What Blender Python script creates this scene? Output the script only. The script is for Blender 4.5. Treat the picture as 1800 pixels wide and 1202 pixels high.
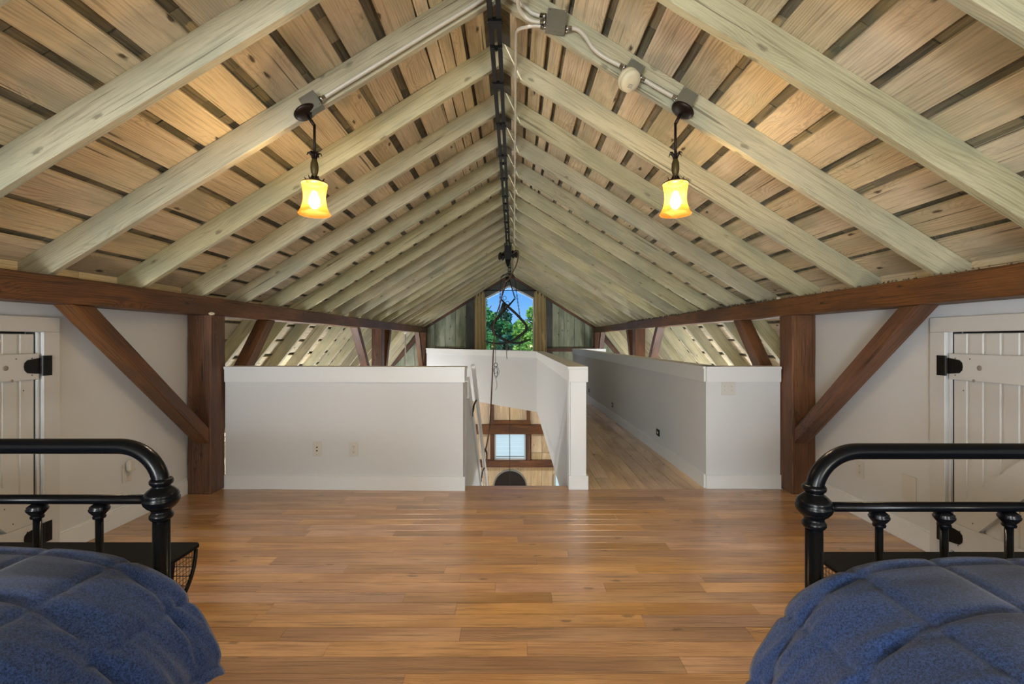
import bpy, bmesh, math, random
from mathutils import Vector, Matrix
R = math.radians
random.seed(7)
S = bpy.context.scene
C = S.collection
for o in list(bpy.data.objects): bpy.data.objects.remove(o)

# ------------------------------------------------------------------ camera
cam = bpy.data.cameras.new('camera'); camo = bpy.data.objects.new('camera', cam); C.objects.link(camo)
camo.location = (0, 0, 1.22); camo.rotation_euler = (R(90), 0, 0)
cam.sensor_width = 36; cam.lens = 36*820/1800; cam.clip_start = .05; cam.clip_end = 300
cam.shift_x = -3/1800; cam.shift_y = -4/1800
S.camera = camo
# ------------------------------------------------------------------ world, light, exposure
S.view_settings.view_transform = 'Standard'; S.view_settings.look = 'None'
S.view_settings.gamma = 1; S.view_settings.use_curve_mapping = False
S.view_settings.exposure = 0.68
W = bpy.data.worlds.new('world'); S.world = W; W.use_nodes = True
wn = W.node_tree.nodes; wl = W.node_tree.links
# clear summer sky: blue overhead, paler at the horizon, the same all the way round
wtc = wn.new('ShaderNodeTexCoord'); wsp = wn.new('ShaderNodeSeparateXYZ'); wl.new(wtc.outputs['Generated'], wsp.inputs[0])
wrp = wn.new('ShaderNodeValToRGB'); wl.new(wsp.outputs['Z'], wrp.inputs[0])
wrp.color_ramp.elements[0].position = .0; wrp.color_ramp.elements[0].color = (.30, .56, .86, 1)
wrp.color_ramp.elements[1].position = .45; wrp.color_ramp.elements[1].color = (.05, .20, .62, 1)
e = wrp.color_ramp.elements.new(.10); e.color = (.13, .38, .82, 1)
wl.new(wrp.outputs[0], wn['Background'].inputs[0]); wn['Background'].inputs['Strength'].default_value = .78
def light(name, kind, loc, rot, power, color, size=.1, size_y=None):
    l = bpy.data.lights.new(name, kind); l.energy = power; l.color = color
    if kind == 'AREA':
        l.size = size
        if size_y: l.shape = 'RECTANGLE'; l.size_y = size_y
    elif kind == 'SUN': l.angle = size
    else: l.shadow_soft_size = size
    o = bpy.data.objects.new(name, l); C.objects.link(o); o.location = loc; o.rotation_euler = rot
    return o
light('sun', 'SUN', (0, 0, 20), (R(48), 0, R(-25)), 4.6, (1, .95, .86), R(1))
# daylight of the two tall windows in the gable behind the photographer
light('rear_window_daylight', 'AREA', (-1.75, -4.30, 1.10), (R(98), 0, R(-9)), 205, (.86, .94, 1), 1.3, 2.0)
light('rear_window_daylight', 'AREA', (1.05, -4.30, 1.15), (R(98), 0, R(3)), 30, (.86, .94, 1), 1.3, 2.0)
# unseen fill lights added behind the camera to brighten the near ceiling
for bx in (-1.7, 1.5): light('bed_fill_light', 'POINT', (bx, -.95, .80), (0, 0, 0), 42, (1, .94, .84), .14)
# unseen area light added outside above the gable window to brighten the loft
light('gable_fill_light', 'AREA', (-.1, 14.2, 4.0), (R(-55), 0, 0), 600, (.9, .96, 1), 2.2, 1.4)
# lamps of the barn room downstairs
for lx, ly, lz, p in ((-3.0, 6.5, -.4, 85), (2.9, 6.5, -.4, 85), (0, 9.5, -2.6, 16), (-3.0, 10.8, -.4, 75), (2.9, 10.8, -.4, 75)):
    light('downstairs_lamp', 'POINT', (lx, ly, lz), (0, 0, 0), p, (.97, .97, 1), .15)

# ------------------------------------------------------------------ node helpers
def mat(name):
    m = bpy.data.materials.new(name); m.use_nodes = True
    return m, m.node_tree.nodes, m.node_tree.links, m.node_tree.nodes['Principled BSDF']
def srgb(r, g, b):
    f = lambda v: (v/255/12.92) if v/255 <= .04045 else ((v/255+.055)/1.055)**2.4
    return (f(r), f(g), f(b), 1)
def plain(name, col, rough=.5, metal=0, bump=0, bscale=200, var=0, coat=0, sheen=0):
    m, N, L, P = mat(name)
    P.inputs['Base Color'].default_value = col; P.inputs['Roughness'].default_value = rough
    P.inputs['Metallic'].default_value = metal; P.inputs['Coat Weight'].default_value = coat
    tc = N.new('ShaderNodeTexCoord')
    if var:
        n = N.new('ShaderNodeTexNoise'); n.inputs['Scale'].default_value = 3.5; n.inputs['Detail'].default_value = 5
        L.new(tc.outputs['Object'], n.inputs['Vector'])
        mx = N.new('ShaderNodeMix'); mx.data_type = 'RGBA'
        mx.inputs['A'].default_value = tuple(c*(1-var) for c in col[:3])+(1,); mx.inputs['B'].default_value = tuple(min(1, c*(1+var)) for c in col[:3])+(1,)
        L.new(n.outputs['Fac'], mx.inputs['Factor']); L.new(mx.outputs['Result'], P.inputs['Base Color'])
    if bump:
        n = N.new('ShaderNodeTexNoise'); n.inputs['Scale'].default_value = bscale; n.inputs['Detail'].default_value = 3
        L.new(tc.outputs['Object'], n.inputs['Vector'])
        b = N.new('ShaderNodeBump'); b.inputs['Strength'].default_value = bump; b.inputs['Distance'].default_value = .002
        L.new(n.outputs['Fac'], b.inputs['Height']); L.new(b.outputs[0], P.inputs['Normal'])
    return m
def wood(name, ca, cb, cdark, rough=.6, rings=70, ringamt=.5, fineamt=.35, mott=None, mottamt=.5, knots=.5, rnd=.12, bump=.4, coat=0, spec=.5, ink=0):
    """grain runs along each piece's local X"""
    m, N, L, P = mat(name)
    P.inputs['Roughness'].default_value = rough; P.inputs['Coat Weight'].default_value = coat
    P.inputs['Coat Roughness'].default_value = .26; P.inputs['Specular IOR Level'].default_value = spec
    tc = N.new('ShaderNodeTexCoord'); oi = N.new('ShaderNodeObjectInfo')
    def math_(op, a, b=None, c=None, clamp=False):
        n = N.new('ShaderNodeMath'); n.operation = op; n.use_clamp = clamp
        for i, v in enumerate((a, b, c)):
            if v is None: continue
            if isinstance(v, (int, float)): n.inputs[i].default_value = v
            else: L.new(v, n.inputs[i])
        return n.outputs[0]
    sep = N.new('ShaderNodeSeparateXYZ'); L.new(tc.outputs['Object'], sep.inputs[0])
    across = math_('ADD', sep.outputs['Y'], sep.outputs['Z'])
    cmb = N.new('ShaderNodeCombineXYZ'); L.new(math_('MULTIPLY_ADD', oi.outputs['Random'], 91, sep.outputs['X']), cmb.inputs[0])
    L.new(math_('MULTIPLY_ADD', oi.outputs['Random'], 37, across), cmb.inputs[1])
    def noise(scale, s=1, detail=4, dist=0, rough_=.55):
        mp = N.new('ShaderNodeMapping'); mp.inputs['Scale'].default_value = scale; L.new(cmb.outputs[0], mp.inputs['Vector'])
        n = N.new('ShaderNodeTexNoise'); n.inputs['Scale'].default_value = s; n.inputs['Detail'].default_value = detail
        n.inputs['Distortion'].default_value = dist; n.inputs['Roughness'].default_value = rough_
        L.new(mp.outputs[0], n.inputs['Vector']); return n.outputs['Fac']
    def mix(f, a, b, blend='MIX'):
        x = N.new('ShaderNodeMix'); x.data_type = 'RGBA'; x.blend_type = blend
        if isinstance(f, (int, float)): x.inputs['Factor'].default_value = f
        else: L.new(f, x.inputs['Factor'])
        for k, v in (('A', a), ('B', b)):
            if isinstance(v, tuple): x.inputs[k].default_value = v
            else: L.new(v, x.inputs[k])
        return x.outputs['Result']
    def rng(v, a, b, c=0, d=1):
        n = N.new('ShaderNodeMapRange'); n.interpolation_type = 'SMOOTHSTEP'
        L.new(v, n.inputs[0]); n.inputs[1].default_value = a; n.inputs[2].default_value = b; n.inputs[3].default_value = c; n.inputs[4].default_value = d
        return n.outputs[0]
    # knots: distance field that also bends the rings
    mpk = N.new('ShaderNodeMapping'); mpk.inputs['Scale'].default_value = (1.9, 4.6, 1); L.new(cmb.outputs[0], mpk.inputs['Vector'])
    vk = N.new('ShaderNodeTexVoronoi'); vk.voronoi_dimensions = '2D'; vk.inputs['Scale'].default_value = 1
    kn = N.new('ShaderNodeTexNoise'); kn.inputs['Scale'].default_value = 14; L.new(mpk.outputs[0], kn.inputs['Vector'])
    kv = N.new('ShaderNodeVectorMath'); kv.operation = 'MULTIPLY_ADD'; L.new(kn.outputs['Color'], kv.inputs[0]); kv.inputs[1].default_value = (.10, .10, 0); L.new(mpk.outputs[0], kv.inputs[2])
    L.new(kv.outputs[0], vk.inputs['Vector'])
    kd = vk.outputs['Distance']
    low = noise((.55, 3.4, 1), 1, 3, .2)
    kpush = rng(kd, .02, .34, 1, 0)
    # growth rings: several a centimetre, arching where the low noise drifts, swirling round knots
    ph = math_('ADD', math_('MULTIPLY', across, rings*6.283), math_('ADD', math_('MULTIPLY', low, 95), math_('MULTIPLY', kpush, 30*knots)))
    ph = math_('ADD', ph, math_('MULTIPLY', noise((3, 22, 1), 1, 2), 4))
    ring = math_('POWER', math_('MULTIPLY_ADD', math_('SINE', ph), .5, .5), 3)
    blot = noise((1.0, 4.5, 1), 1, 5, .2)
    base = mix(rng(blot, .32, .68), ca, cb)
    fine = noise((9, 260, 1), 1, 3)
    fmed = noise((2.6, 70, 1), 1, 5, .1)
    base = mix(math_('MULTIPLY', rng(fmed, .48, .70), fineamt), base, cdark)
    base = mix(math_('MULTIPLY', math_('MULTIPLY', ring, rng(blot, .38, .6, .25, 1)), ringamt), base, cdark)
    base = mix(math_('MULTIPLY', rng(fine, .50, .72), fineamt*.6), base, cdark)
    if mott:
        mo = noise((1.6, 4.0, 1), 1, 4, .3)
        base = mix(math_('MULTIPLY', rng(mo, .46, .66), mottamt), base, mott)
    if knots:
        kk = rng(kd, .02, .065, 1, 0)
        sel = rng(noise((.8, 1.7, 1), 1, 1), .47, .53)
        base = mix(math_('MULTIPLY', math_('MULTIPLY', kk, sel), min(1, knots*1.3)), base, tuple(c*.4 for c in cdark[:3])+(1,))
    if ink:   # dried checks and saw nicks
        ck = noise((.9, 42, 1), 1, 2, .2)
        base = mix(math_('MULTIPLY', rng(ck, .675, .70), ink), base, tuple(c*.3 for c in cdark[:3])+(1,))
    hs = N.new('ShaderNodeHueSaturation'); L.new(base, hs.inputs['Color'])
    L.new(math_('MULTIPLY_ADD', oi.outputs['Random'], rnd*2, 1-rnd), hs.inputs['Value'])
    r2 = math_('FRACT', math_('MULTIPLY', oi.outputs['Random'], 17.3))
    L.new(math_('MULTIPLY_ADD', r2, .010, .496), hs.inputs['Hue'])
    L.new(math_('MULTIPLY_ADD', r2, .24, .88), hs.inputs['Saturation'])
    L.new(hs.outputs[0], P.inputs['Base Color'])
    b = N.new('ShaderNodeBump'); b.inputs['Strength'].default_value = bump; b.inputs['Distance'].default_value = .0015
    L.new(math_('ADD', fmed, math_('MULTIPLY', ring, -.4)), b.inputs['Height']); L.new(b.outputs[0], P.inputs['Normal'])
    return m

M = {}
M['rafter'] = wood('whitewashed rafter wood', srgb(196, 190, 158), srgb(176, 170, 138), srgb(114, 106, 82), .66, 85, .34, .5, srgb(144, 150, 130), .5, .45, .06, .3, ink=.6)
M['deck'] = wood('whitewashed sheathing wood', srgb(228, 214, 184), srgb(212, 195, 163), srgb(134, 116, 90), .7, 75, .42, .5, srgb(166, 164, 140), .6, .8, .12, .4, ink=.8)
M['shingle'] = wood('old shingle wood', srgb(156, 146, 118), srgb(124, 118, 98), srgb(60, 56, 46), .8, 60, .4, .7, srgb(88, 92, 80), .6, 0, .3, .5)
M['beam'] = wood('dark stained timber', srgb(122, 80, 50), srgb(92, 58, 35), srgb(40, 24, 14), .5, 80, .75, .7, srgb(72, 50, 36), .6, .7, .08, .6, ink=.8)
M['floor'] = wood('oak floorboard', srgb(196, 152, 106), srgb(170, 126, 84), srgb(92, 62, 40), .30, 120, .55, .6, srgb(146, 102, 64), .55, .45, .20, .12, coat=.8)
M['hallfloor'] = wood('hall floorboard', srgb(226, 198, 166), srgb(208, 178, 146), srgb(128, 100, 74), .38, 110, .38, .45, srgb(140, 102, 68), .45, .7, .12, .12, coat=.6)
M['gable'] = wood('green washed gable board', srgb(186, 194, 168), srgb(158, 168, 144), srgb(84, 94, 78), .75, 70, .4, .5, srgb(112, 126, 108), .6, .8, .1, .4, ink=.6)
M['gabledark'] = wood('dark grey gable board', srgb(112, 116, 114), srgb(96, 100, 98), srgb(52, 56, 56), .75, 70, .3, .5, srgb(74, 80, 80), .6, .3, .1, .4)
M['lowgable'] = wood('pale lower gable board', srgb(236, 220, 188), srgb(220, 200, 164), srgb(150, 124, 90), .7, 60, .35, .4, srgb(190, 174, 142), .4, .6, .07, .4, ink=.4)
M['wall'] = plain('painted drywall', srgb(208, 213, 217), .75, bump=.15, bscale=320)
M['trim'] = plain('white gloss trim', srgb(222, 227, 230), .42, bump=.04, bscale=60)
M['door'] = plain('painted door boards', srgb(198, 201, 202), .55, bump=.1, bscale=90, var=.03)
M['knot'] = plain('knot showing through paint', srgb(140, 134, 126), .6)
M['nail'] = plain('dark nail head', srgb(40, 36, 34), .5)
M['iron'] = plain('black iron', srgb(26, 26, 26), .38, .6, bump=.2, bscale=150)
M['bedmetal'] = plain('black satin bed metal', srgb(8, 10, 14), .26, 0, bump=.02, bscale=300)
M['bedmetal'].node_tree.nodes['Principled BSDF'].inputs['Specular IOR Level'].default_value = .22
M['darkiron'] = plain('dark forged iron', srgb(30, 33, 32), .6, .3, bump=.4, bscale=90, var=.3)
M['rust'] = plain('worn iron', srgb(46, 48, 42), .55, .5, bump=.5, bscale=90, var=.4)
M['steel'] = plain('galvanised steel', srgb(128, 128, 116), .42, .6, bump=.15, bscale=120, var=.15)
M['chrome'] = plain('bright connector', srgb(200, 200, 200), .2, 1)
M['conduit'] = plain('painted conduit', srgb(190, 186, 172), .45, .1, var=.04)
M['cream'] = plain('aged cream plastic', srgb(206, 198, 168), .45, var=.06)
M['plate'] = plain('wall plate plastic', srgb(204, 204, 200), .35)
M['slot'] = plain('dark slots and gap shade', srgb(48, 46, 44), .6)
M['bronze'] = plain('oil rubbed bronze', srgb(44, 34, 28), .45, .7, bump=.2, bscale=60, var=.2)
M['bronzeleaf'] = plain('antique bronze husk', srgb(84, 72, 40), .5, .5, bump=.4, bscale=60, var=.3)
M['rope'] = plain('brown rope', srgb(96, 74, 54), .9, bump=.8, bscale=500, var=.25)
M['darkrope'] = plain('dark rope', srgb(62, 58, 54), .9, bump=.8, bscale=500, var=.25)
M['curtain'] = plain('linen curtain', srgb(214, 198, 152), .9, bump=.25, bscale=400, var=.08)
M['benchtop'] = plain('black bench leather', srgb(9, 9, 11), .6, bump=.3, bscale=180)
M['benchtop'].node_tree.nodes['Principled BSDF'].inputs['Specular IOR Level'].default_value = .15
M['mattress'] = plain('mattress ticking', srgb(190, 188, 184), .9, bump=.3)
M['debris'] = plain('crumbled mortar and wasp nests', srgb(96, 86, 74), .9, bump=.8, bscale=60, var=.5)
M['paper'] = plain('crumpled paper', srgb(214, 204, 180), .8, bump=.4, bscale=60)
M['ground'] = plain('lawn', srgb(70, 96, 44), .95, bump=.5, bscale=20, var=.3)
M['bark'] = plain('bark', srgb(74, 60, 46), .95, bump=1, bscale=12, var=.3)
M['arch'] = plain('black arched door', srgb(30, 24, 22), .5, bump=.5, bscale=140, var=.3)
M['archframe'] = plain('grey arch frame', srgb(150, 152, 148), .6)
def fabric():
    m, N, L, P = mat('heathered blue fabric')
    tc = N.new('ShaderNodeTexCoord')
    n = N.new('ShaderNodeTexNoise'); n.inputs['Scale'].default_value = 420; n.inputs['Detail'].default_value = 2; L.new(tc.outputs['Object'], n.inputs['Vector'])
    n2 = N.new('ShaderNodeTexNoise'); n2.inputs['Scale'].default_value = 190; n2.inputs['Detail'].default_value = 4; L.new(tc.outputs['Object'], n2.inputs['Vector'])
    ad = N.new('ShaderNodeMath'); ad.operation = 'ADD'; L.new(n.outputs['Fac'], ad.inputs[0]); L.new(n2.outputs['Fac'], ad.inputs[1])
    r = N.new('ShaderNodeValToRGB'); r.color_ramp.elements[0].position = .38; r.color_ramp.elements[1].position = .64
    hv = N.new('ShaderNodeMath'); hv.operation = 'MULTIPLY'; hv.inputs[1].default_value = .5; L.new(ad.outputs[0], hv.inputs[0])
    r.color_ramp.elements[0].color = srgb(22, 36, 66); r.color_ramp.elements[1].color = srgb(56, 82, 136)
    L.new(hv.outputs[0], r.inputs['Fac']); L.new(r.outputs[0], P.inputs['Base Color'])
    P.inputs['Roughness'].default_value = .9; P.inputs['Sheen Weight'].default_value = .25
    P.inputs['Specular IOR Level'].default_value = .2
    b = N.new('ShaderNodeBump'); b.inputs['Strength'].default_value = .25; b.inputs['Distance'].default_value = .001
    L.new(n.outputs['Fac'], b.inputs['Height']); L.new(b.outputs[0], P.inputs['Normal'])
    return m
M['fabric'] = fabric()
def leafmat(name, a, b):
    m, N, L, P = mat(name)
    g = N.new('ShaderNodeNewGeometry'); r = N.new('ShaderNodeValToRGB')
    r.color_ramp.elements[0].color = a; r.color_ramp.elements[1].color = b
    L.new(g.outputs['Random Per Island'], r.inputs['Fac']); L.new(r.outputs[0], P.inputs['Base Color'])
    P.inputs['Roughness'].default_value = .5
    t = N.new('ShaderNodeBsdfTranslucent'); L.new(r.outputs[0], t.inputs['Color'])
    x = N.new('ShaderNodeMixShader'); x.inputs[0].default_value = .35
    L.new(P.outputs[0], x.inputs[1]); L.new(t.outputs[0], x.inputs[2]); L.new(x.outputs[0], N['Material Output'].inputs[0])
    return m
M['leaf'] = leafmat('green leaves', srgb(38, 104, 62), srgb(92, 168, 92))
M['leafyellow'] = leafmat('yellow green leaves', srgb(78, 140, 60), srgb(156, 200, 96))
M['leafdark'] = leafmat('blue green leaves', srgb(20, 84, 70), srgb(52, 132, 96))
def glass():
    m, N, L, P = mat('window glass')
    t = N.new('ShaderNodeBsdfTransparent'); t.inputs[0].default_value = (.95, .98, 1, 1)
    g = N.new('ShaderNodeBsdfGlossy'); g.inputs['Roughness'].default_value = .03
    f = N.new('ShaderNodeFresnel'); f.inputs[0].default_value = 1.45
    x = N.new('ShaderNodeMixShader'); L.new(f.outputs[0], x.inputs[0]); L.new(t.outputs[0], x.inputs[1]); L.new(g.outputs[0], x.inputs[2])
    L.new(x.outputs[0], N['Material Output'].inputs[0]); return m
M['glass'] = glass()
def glow(name, base, emit, strength, trans=.5):
    m, N, L, P = mat(name)
    P.inputs['Base Color'].default_value = base; P.inputs['Roughness'].default_value = .4
    P.inputs['Emission Color'].default_value = emit; P.inputs['Emission Strength'].default_value = strength
    t = N.new('ShaderNodeBsdfTranslucent'); t.inputs[0].default_value = base
    x = N.new('ShaderNodeMixShader'); x.inputs[0].default_value = trans
    L.new(P.outputs[0], x.inputs[1]); L.new(t.outputs[0], x.inputs[2]); L.new(x.outputs[0], N['Material Output'].inputs[0])
    return m
def shademat():
    m, N, L, P = mat('amber art glass')
    tc = N.new('ShaderNodeTexCoord'); sp = N.new('ShaderNodeSeparateXYZ'); L.new(tc.outputs['Object'], sp.inputs[0])
    mr = N.new('ShaderNodeMapRange'); L.new(sp.outputs['Z'], mr.inputs[0]); mr.inputs[1].default_value = -.08; mr.inputs[2].default_value = .08
    r = N.new('ShaderNodeValToRGB'); r.color_ramp.elements[0].color = srgb(128, 70, 22); r.color_ramp.elements[1].color = srgb(138, 84, 34)
    e = r.color_ramp.elements.new(.32); e.color = srgb(142, 88, 36); e = r.color_ramp.elements.new(.6); e.color = srgb(150, 98, 44)
    L.new(mr.outputs[0], r.inputs[0]); L.new(r.outputs[0], P.inputs['Base Color']); P.inputs['Roughness'].default_value = .3
    t = N.new('ShaderNodeBsdfTranslucent'); L.new(r.outputs[0], t.inputs[0])
    f = N.new('ShaderNodeBsdfTransparent'); f.inputs[0].default_value = (1, .88, .66, 1)
    x = N.new('ShaderNodeMixShader'); x.inputs[0].default_value = .5; L.new(P.outputs[0], x.inputs[1]); L.new(t.outputs[0], x.inputs[2])
    y = N.new('ShaderNodeMixShader'); y.inputs[0].default_value = .46; L.new(x.outputs[0], y.inputs[1]); L.new(f.outputs[0], y.inputs[2])
    L.new(y.outputs[0], N['Material Output'].inputs[0]); return m
M['shade'] = shademat()
M['bulb'] = glow('lit bulb', (1, .95, .85, 1), (1, .88, .62, 1), 3.5, .1)
M['blind'] = glow('roller shade with daylight glow', srgb(210, 225, 230), srgb(190, 222, 240), .55, .5)  # daylight behind the shade is put in as weak emission
def meshmat():
    m, N, L, P = mat('black wire mesh')
    P.inputs['Base Color'].default_value = srgb(40, 38, 38); P.inputs['Roughness'].default_value = .5
    return m
M['mesh'] = meshmat()

# ------------------------------------------------------------------ object helpers
def tag(o, label=None, cat=None, group=None, kind=None):
    if label: o['label'] = label
    if cat: o['category'] = cat
    if group: o['group'] = group
    if kind: o['kind'] = kind
    return o
def empty(name, loc=(0, 0, 0), label=None, cat=None, group=None, kind=None, parent=None):
    o = bpy.data.objects.new(name, None); C.objects.link(o); o.location = loc; o.empty_display_size = .1
    if parent: o.parent = parent
    return tag(o, label, cat, group, kind)
def link(name, me, m, parent=None, mw=None):
    if m: me.materials.append(m)
    o = bpy.data.objects.new(name, me); C.objects.link(o)
    if parent:
        o.parent = parent
        if mw is None: mw = Matrix()
        # parents are never rotated or scaled: world -> local by translation only
        t = Vector(); p = parent
        while p: t += p.location; p = p.parent
        o.matrix_basis = Matrix.Translation(-t) @ mw
    elif mw is not None: o.matrix_basis = mw
    return o
def put(name, verts, faces, m, parent=None, mw=None, smooth=False):
    """verts given in world space (or in the space of mw); origin moved to their centre"""
    me = bpy.data.meshes.new(name)
    c = sum((Vector(v) for v in verts), Vector())/max(1, len(verts))
    me.from_pydata([Vector(v)-c for v in verts], [], faces)
    if smooth: me.polygons.foreach_set('use_smooth', [True]*len(me.polygons))
    me.update()
    base = (mw or Matrix()) @ Matrix.Translation(c)
    return link(name, me, m, parent, base)
class MB:
    def __init__(s): s.v = []; s.f = []
    def add(s, v, f):
        n = len(s.v); s.v += [Vector(p) for p in v]; s.f += [tuple(i+n for i in q) for q in f]; return s
    def box(s, a, b):
        (x0, y0, z0), (x1, y1, z1) = a, b
        return s.add([(x0, y0, z0), (x1, y0, z0), (x1, y1, z0), (x0, y1, z0), (x0, y0, z1), (x1, y0, z1), (x1, y1, z1), (x0, y1, z1)],
                     [(3, 2, 1, 0), (4, 5, 6, 7), (0, 1, 5, 4), (1, 2, 6, 5), (2, 3, 7, 6), (3, 0, 4, 7)])
    def prism(s, pts, d):      # closed polygon pts (3d) extruded by vector d
        n = len(pts); d = Vector(d)
        return s.add([Vector(p) for p in pts]+[Vector(p)+d for p in pts],
                     [tuple(range(n))[::-1], tuple(range(n, 2*n))]+[(i, (i+1) % n, n+(i+1) % n, n+i) for i in range(n)])
    def tube(s, pts, r, n=8, cap=True, flat=1, closed=False):
        pts = [Vector(p) for p in pts]; k = len(pts)
        rr = r if isinstance(r, (list, tuple)) else [r]*k
        T = []
        for i in range(k):
            a = pts[(i-1) % k] if (closed or i > 0) else pts[i]; b = pts[(i+1) % k] if (closed or i < k-1) else pts[i]
            T.append((b-a).normalized())
        up = Vector((0, 0, 1)) if abs(T[0].z) < .9 else Vector((0, 1, 0))
        nx = T[0].cross(up).normalized(); V = []
        for i in range(k):
            nx = (nx-T[i]*nx.dot(T[i])).normalized(); ny = T[i].cross(nx)
            for j in range(n):
                a = 2*math.pi*j/n; V.append(pts[i]+nx*math.cos(a)*rr[i]+ny*math.sin(a)*rr[i]*flat)
        F = []
        for i in range(k if closed else k-1):
            i2 = (i+1) % k
            for j in range(n): F.append((i*n+j, i*n+(j+1) % n, i2*n+(j+1) % n, i2*n+j))
        if cap and not closed: F += [tuple(range(n))[::-1], tuple(range((k-1)*n, k*n))]
        return s.add(V, F)
    def lathe(s, prof, mw=None, n=24, rib=0, ribn=0):      # prof: (r, z) list
        mw = mw or Matrix(); V = []; F = []; k = len(prof)
        for (r, z) in prof:
            for j in range(n):
                a = 2*math.pi*j/n; q = r*(1+rib*math.cos(a*ribn)); V.append(mw @ Vector((q*math.cos(a), q*math.sin(a), z)))
        for i in range(k-1):
            for j in range(n): F.append((i*n+j, i*n+(j+1) % n, (i+1)*n+(j+1) % n, (i+1)*n+j))
        return s.add(V, F)
    def build(s, name, m, parent=None, smooth=False, mw=None): return put(name, s.v, s.f, m, parent, mw, smooth)
def frame(p0, p1, up):
    """matrix with local X along p0->p1, local Z near up, origin midway"""
    p0 = Vector(p0); p1 = Vector(p1); x = (p1-p0).normalized(); up = Vector(up)
    z = (up-x*up.dot(x)).normalized(); y = z.cross(x)
    m = Matrix((x, y, z)).transposed().to_4x4(); m.translation = (p0+p1)/2; return m, (p1-p0).length
def timber(name, p0, p1, w, h, up, m, parent=None, cut0=0, cut1=0, seg=8, wob=0, ch=.004, seed=None):
    """squared piece, width w (local Y), depth h (local Z), softened arrises; cutN leans the end (shift of X per unit of Z)"""
    mw, L = frame(p0, p1, up); rd = random.Random(seed if seed is not None else random.random())
    V = []; F = []; a, b = w/2, h/2
    sec = [(-a+ch, -b), (a-ch, -b), (a, -b+ch), (a, b-ch), (a-ch, b), (-a+ch, b), (-a, b-ch), (-a, -b+ch)]
    for i in range(seg+1):
        t = i/seg; dy = rd.uniform(-wob, wob); dz = rd.uniform(-wob, wob)*.6; dw = 1+rd.uniform(-wob, wob)/max(w, .02)*.8
        if i in (0, seg): dy = dz = 0
        for (y, z) in sec:
            x = -L/2+L*t+(cut0*z*(1-t)+cut1*z*t if i in (0, seg) else 0)
            V.append((x, y*dw+dy, z+dz))
    for i in range(seg):
        for j in range(8): F.append((i*8+j, i*8+(j+1) % 8, (i+1)*8+(j+1) % 8, (i+1)*8+j))
    F += [tuple(range(8))[::-1], tuple(range(seg*8, seg*8+8))]
    me = bpy.data.meshes.new(name); me.from_pydata(V, [], [tuple(reversed(f)) for f in F]); me.update()
    return link(name, me, m, parent, mw)
def bbox(name, a, b, m, parent=None, bev=.003):
    """bevelled box, world corners"""
    bm = bmesh.new(); bmesh.ops.create_cube(bm, size=1)
    s = [abs(b[i]-a[i]) for i in range(3)]; c = [(a[i]+b[i])/2 for i in range(3)]
    for v in bm.verts: v.co = Vector((v.co.x*s[0], v.co.y*s[1], v.co.z*s[2]))
    bv = min(bev, min(s)*.3)
    if bv > 0: bmesh.ops.bevel(bm, geom=bm.edges[:], offset=bv, segments=1, affect='EDGES')
    me = bpy.data.meshes.new(name); bm.to_mesh(me); bm.free()
    return link(name, me, m, parent, Matrix.Translation(c))
def rail_between(name, A, B, z0, z1, th, m, parent=None, over=0):
    """upright slab following plan line A->B, th to the left of it"""
    A = Vector((A[0], A[1], 0)); B = Vector((B[0], B[1], 0)); d = (B-A).normalized(); n = Vector((-d.y, d.x, 0))
    a = A-d*over; b = B+d*over
    return MB().prism([a+Vector((0, 0, z0)), b+Vector((0, 0, z0)), b+n*th+Vector((0, 0, z0)), a+n*th+Vector((0, 0, z0))], (0, 0, z1-z0)).build(name, m, parent)

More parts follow.
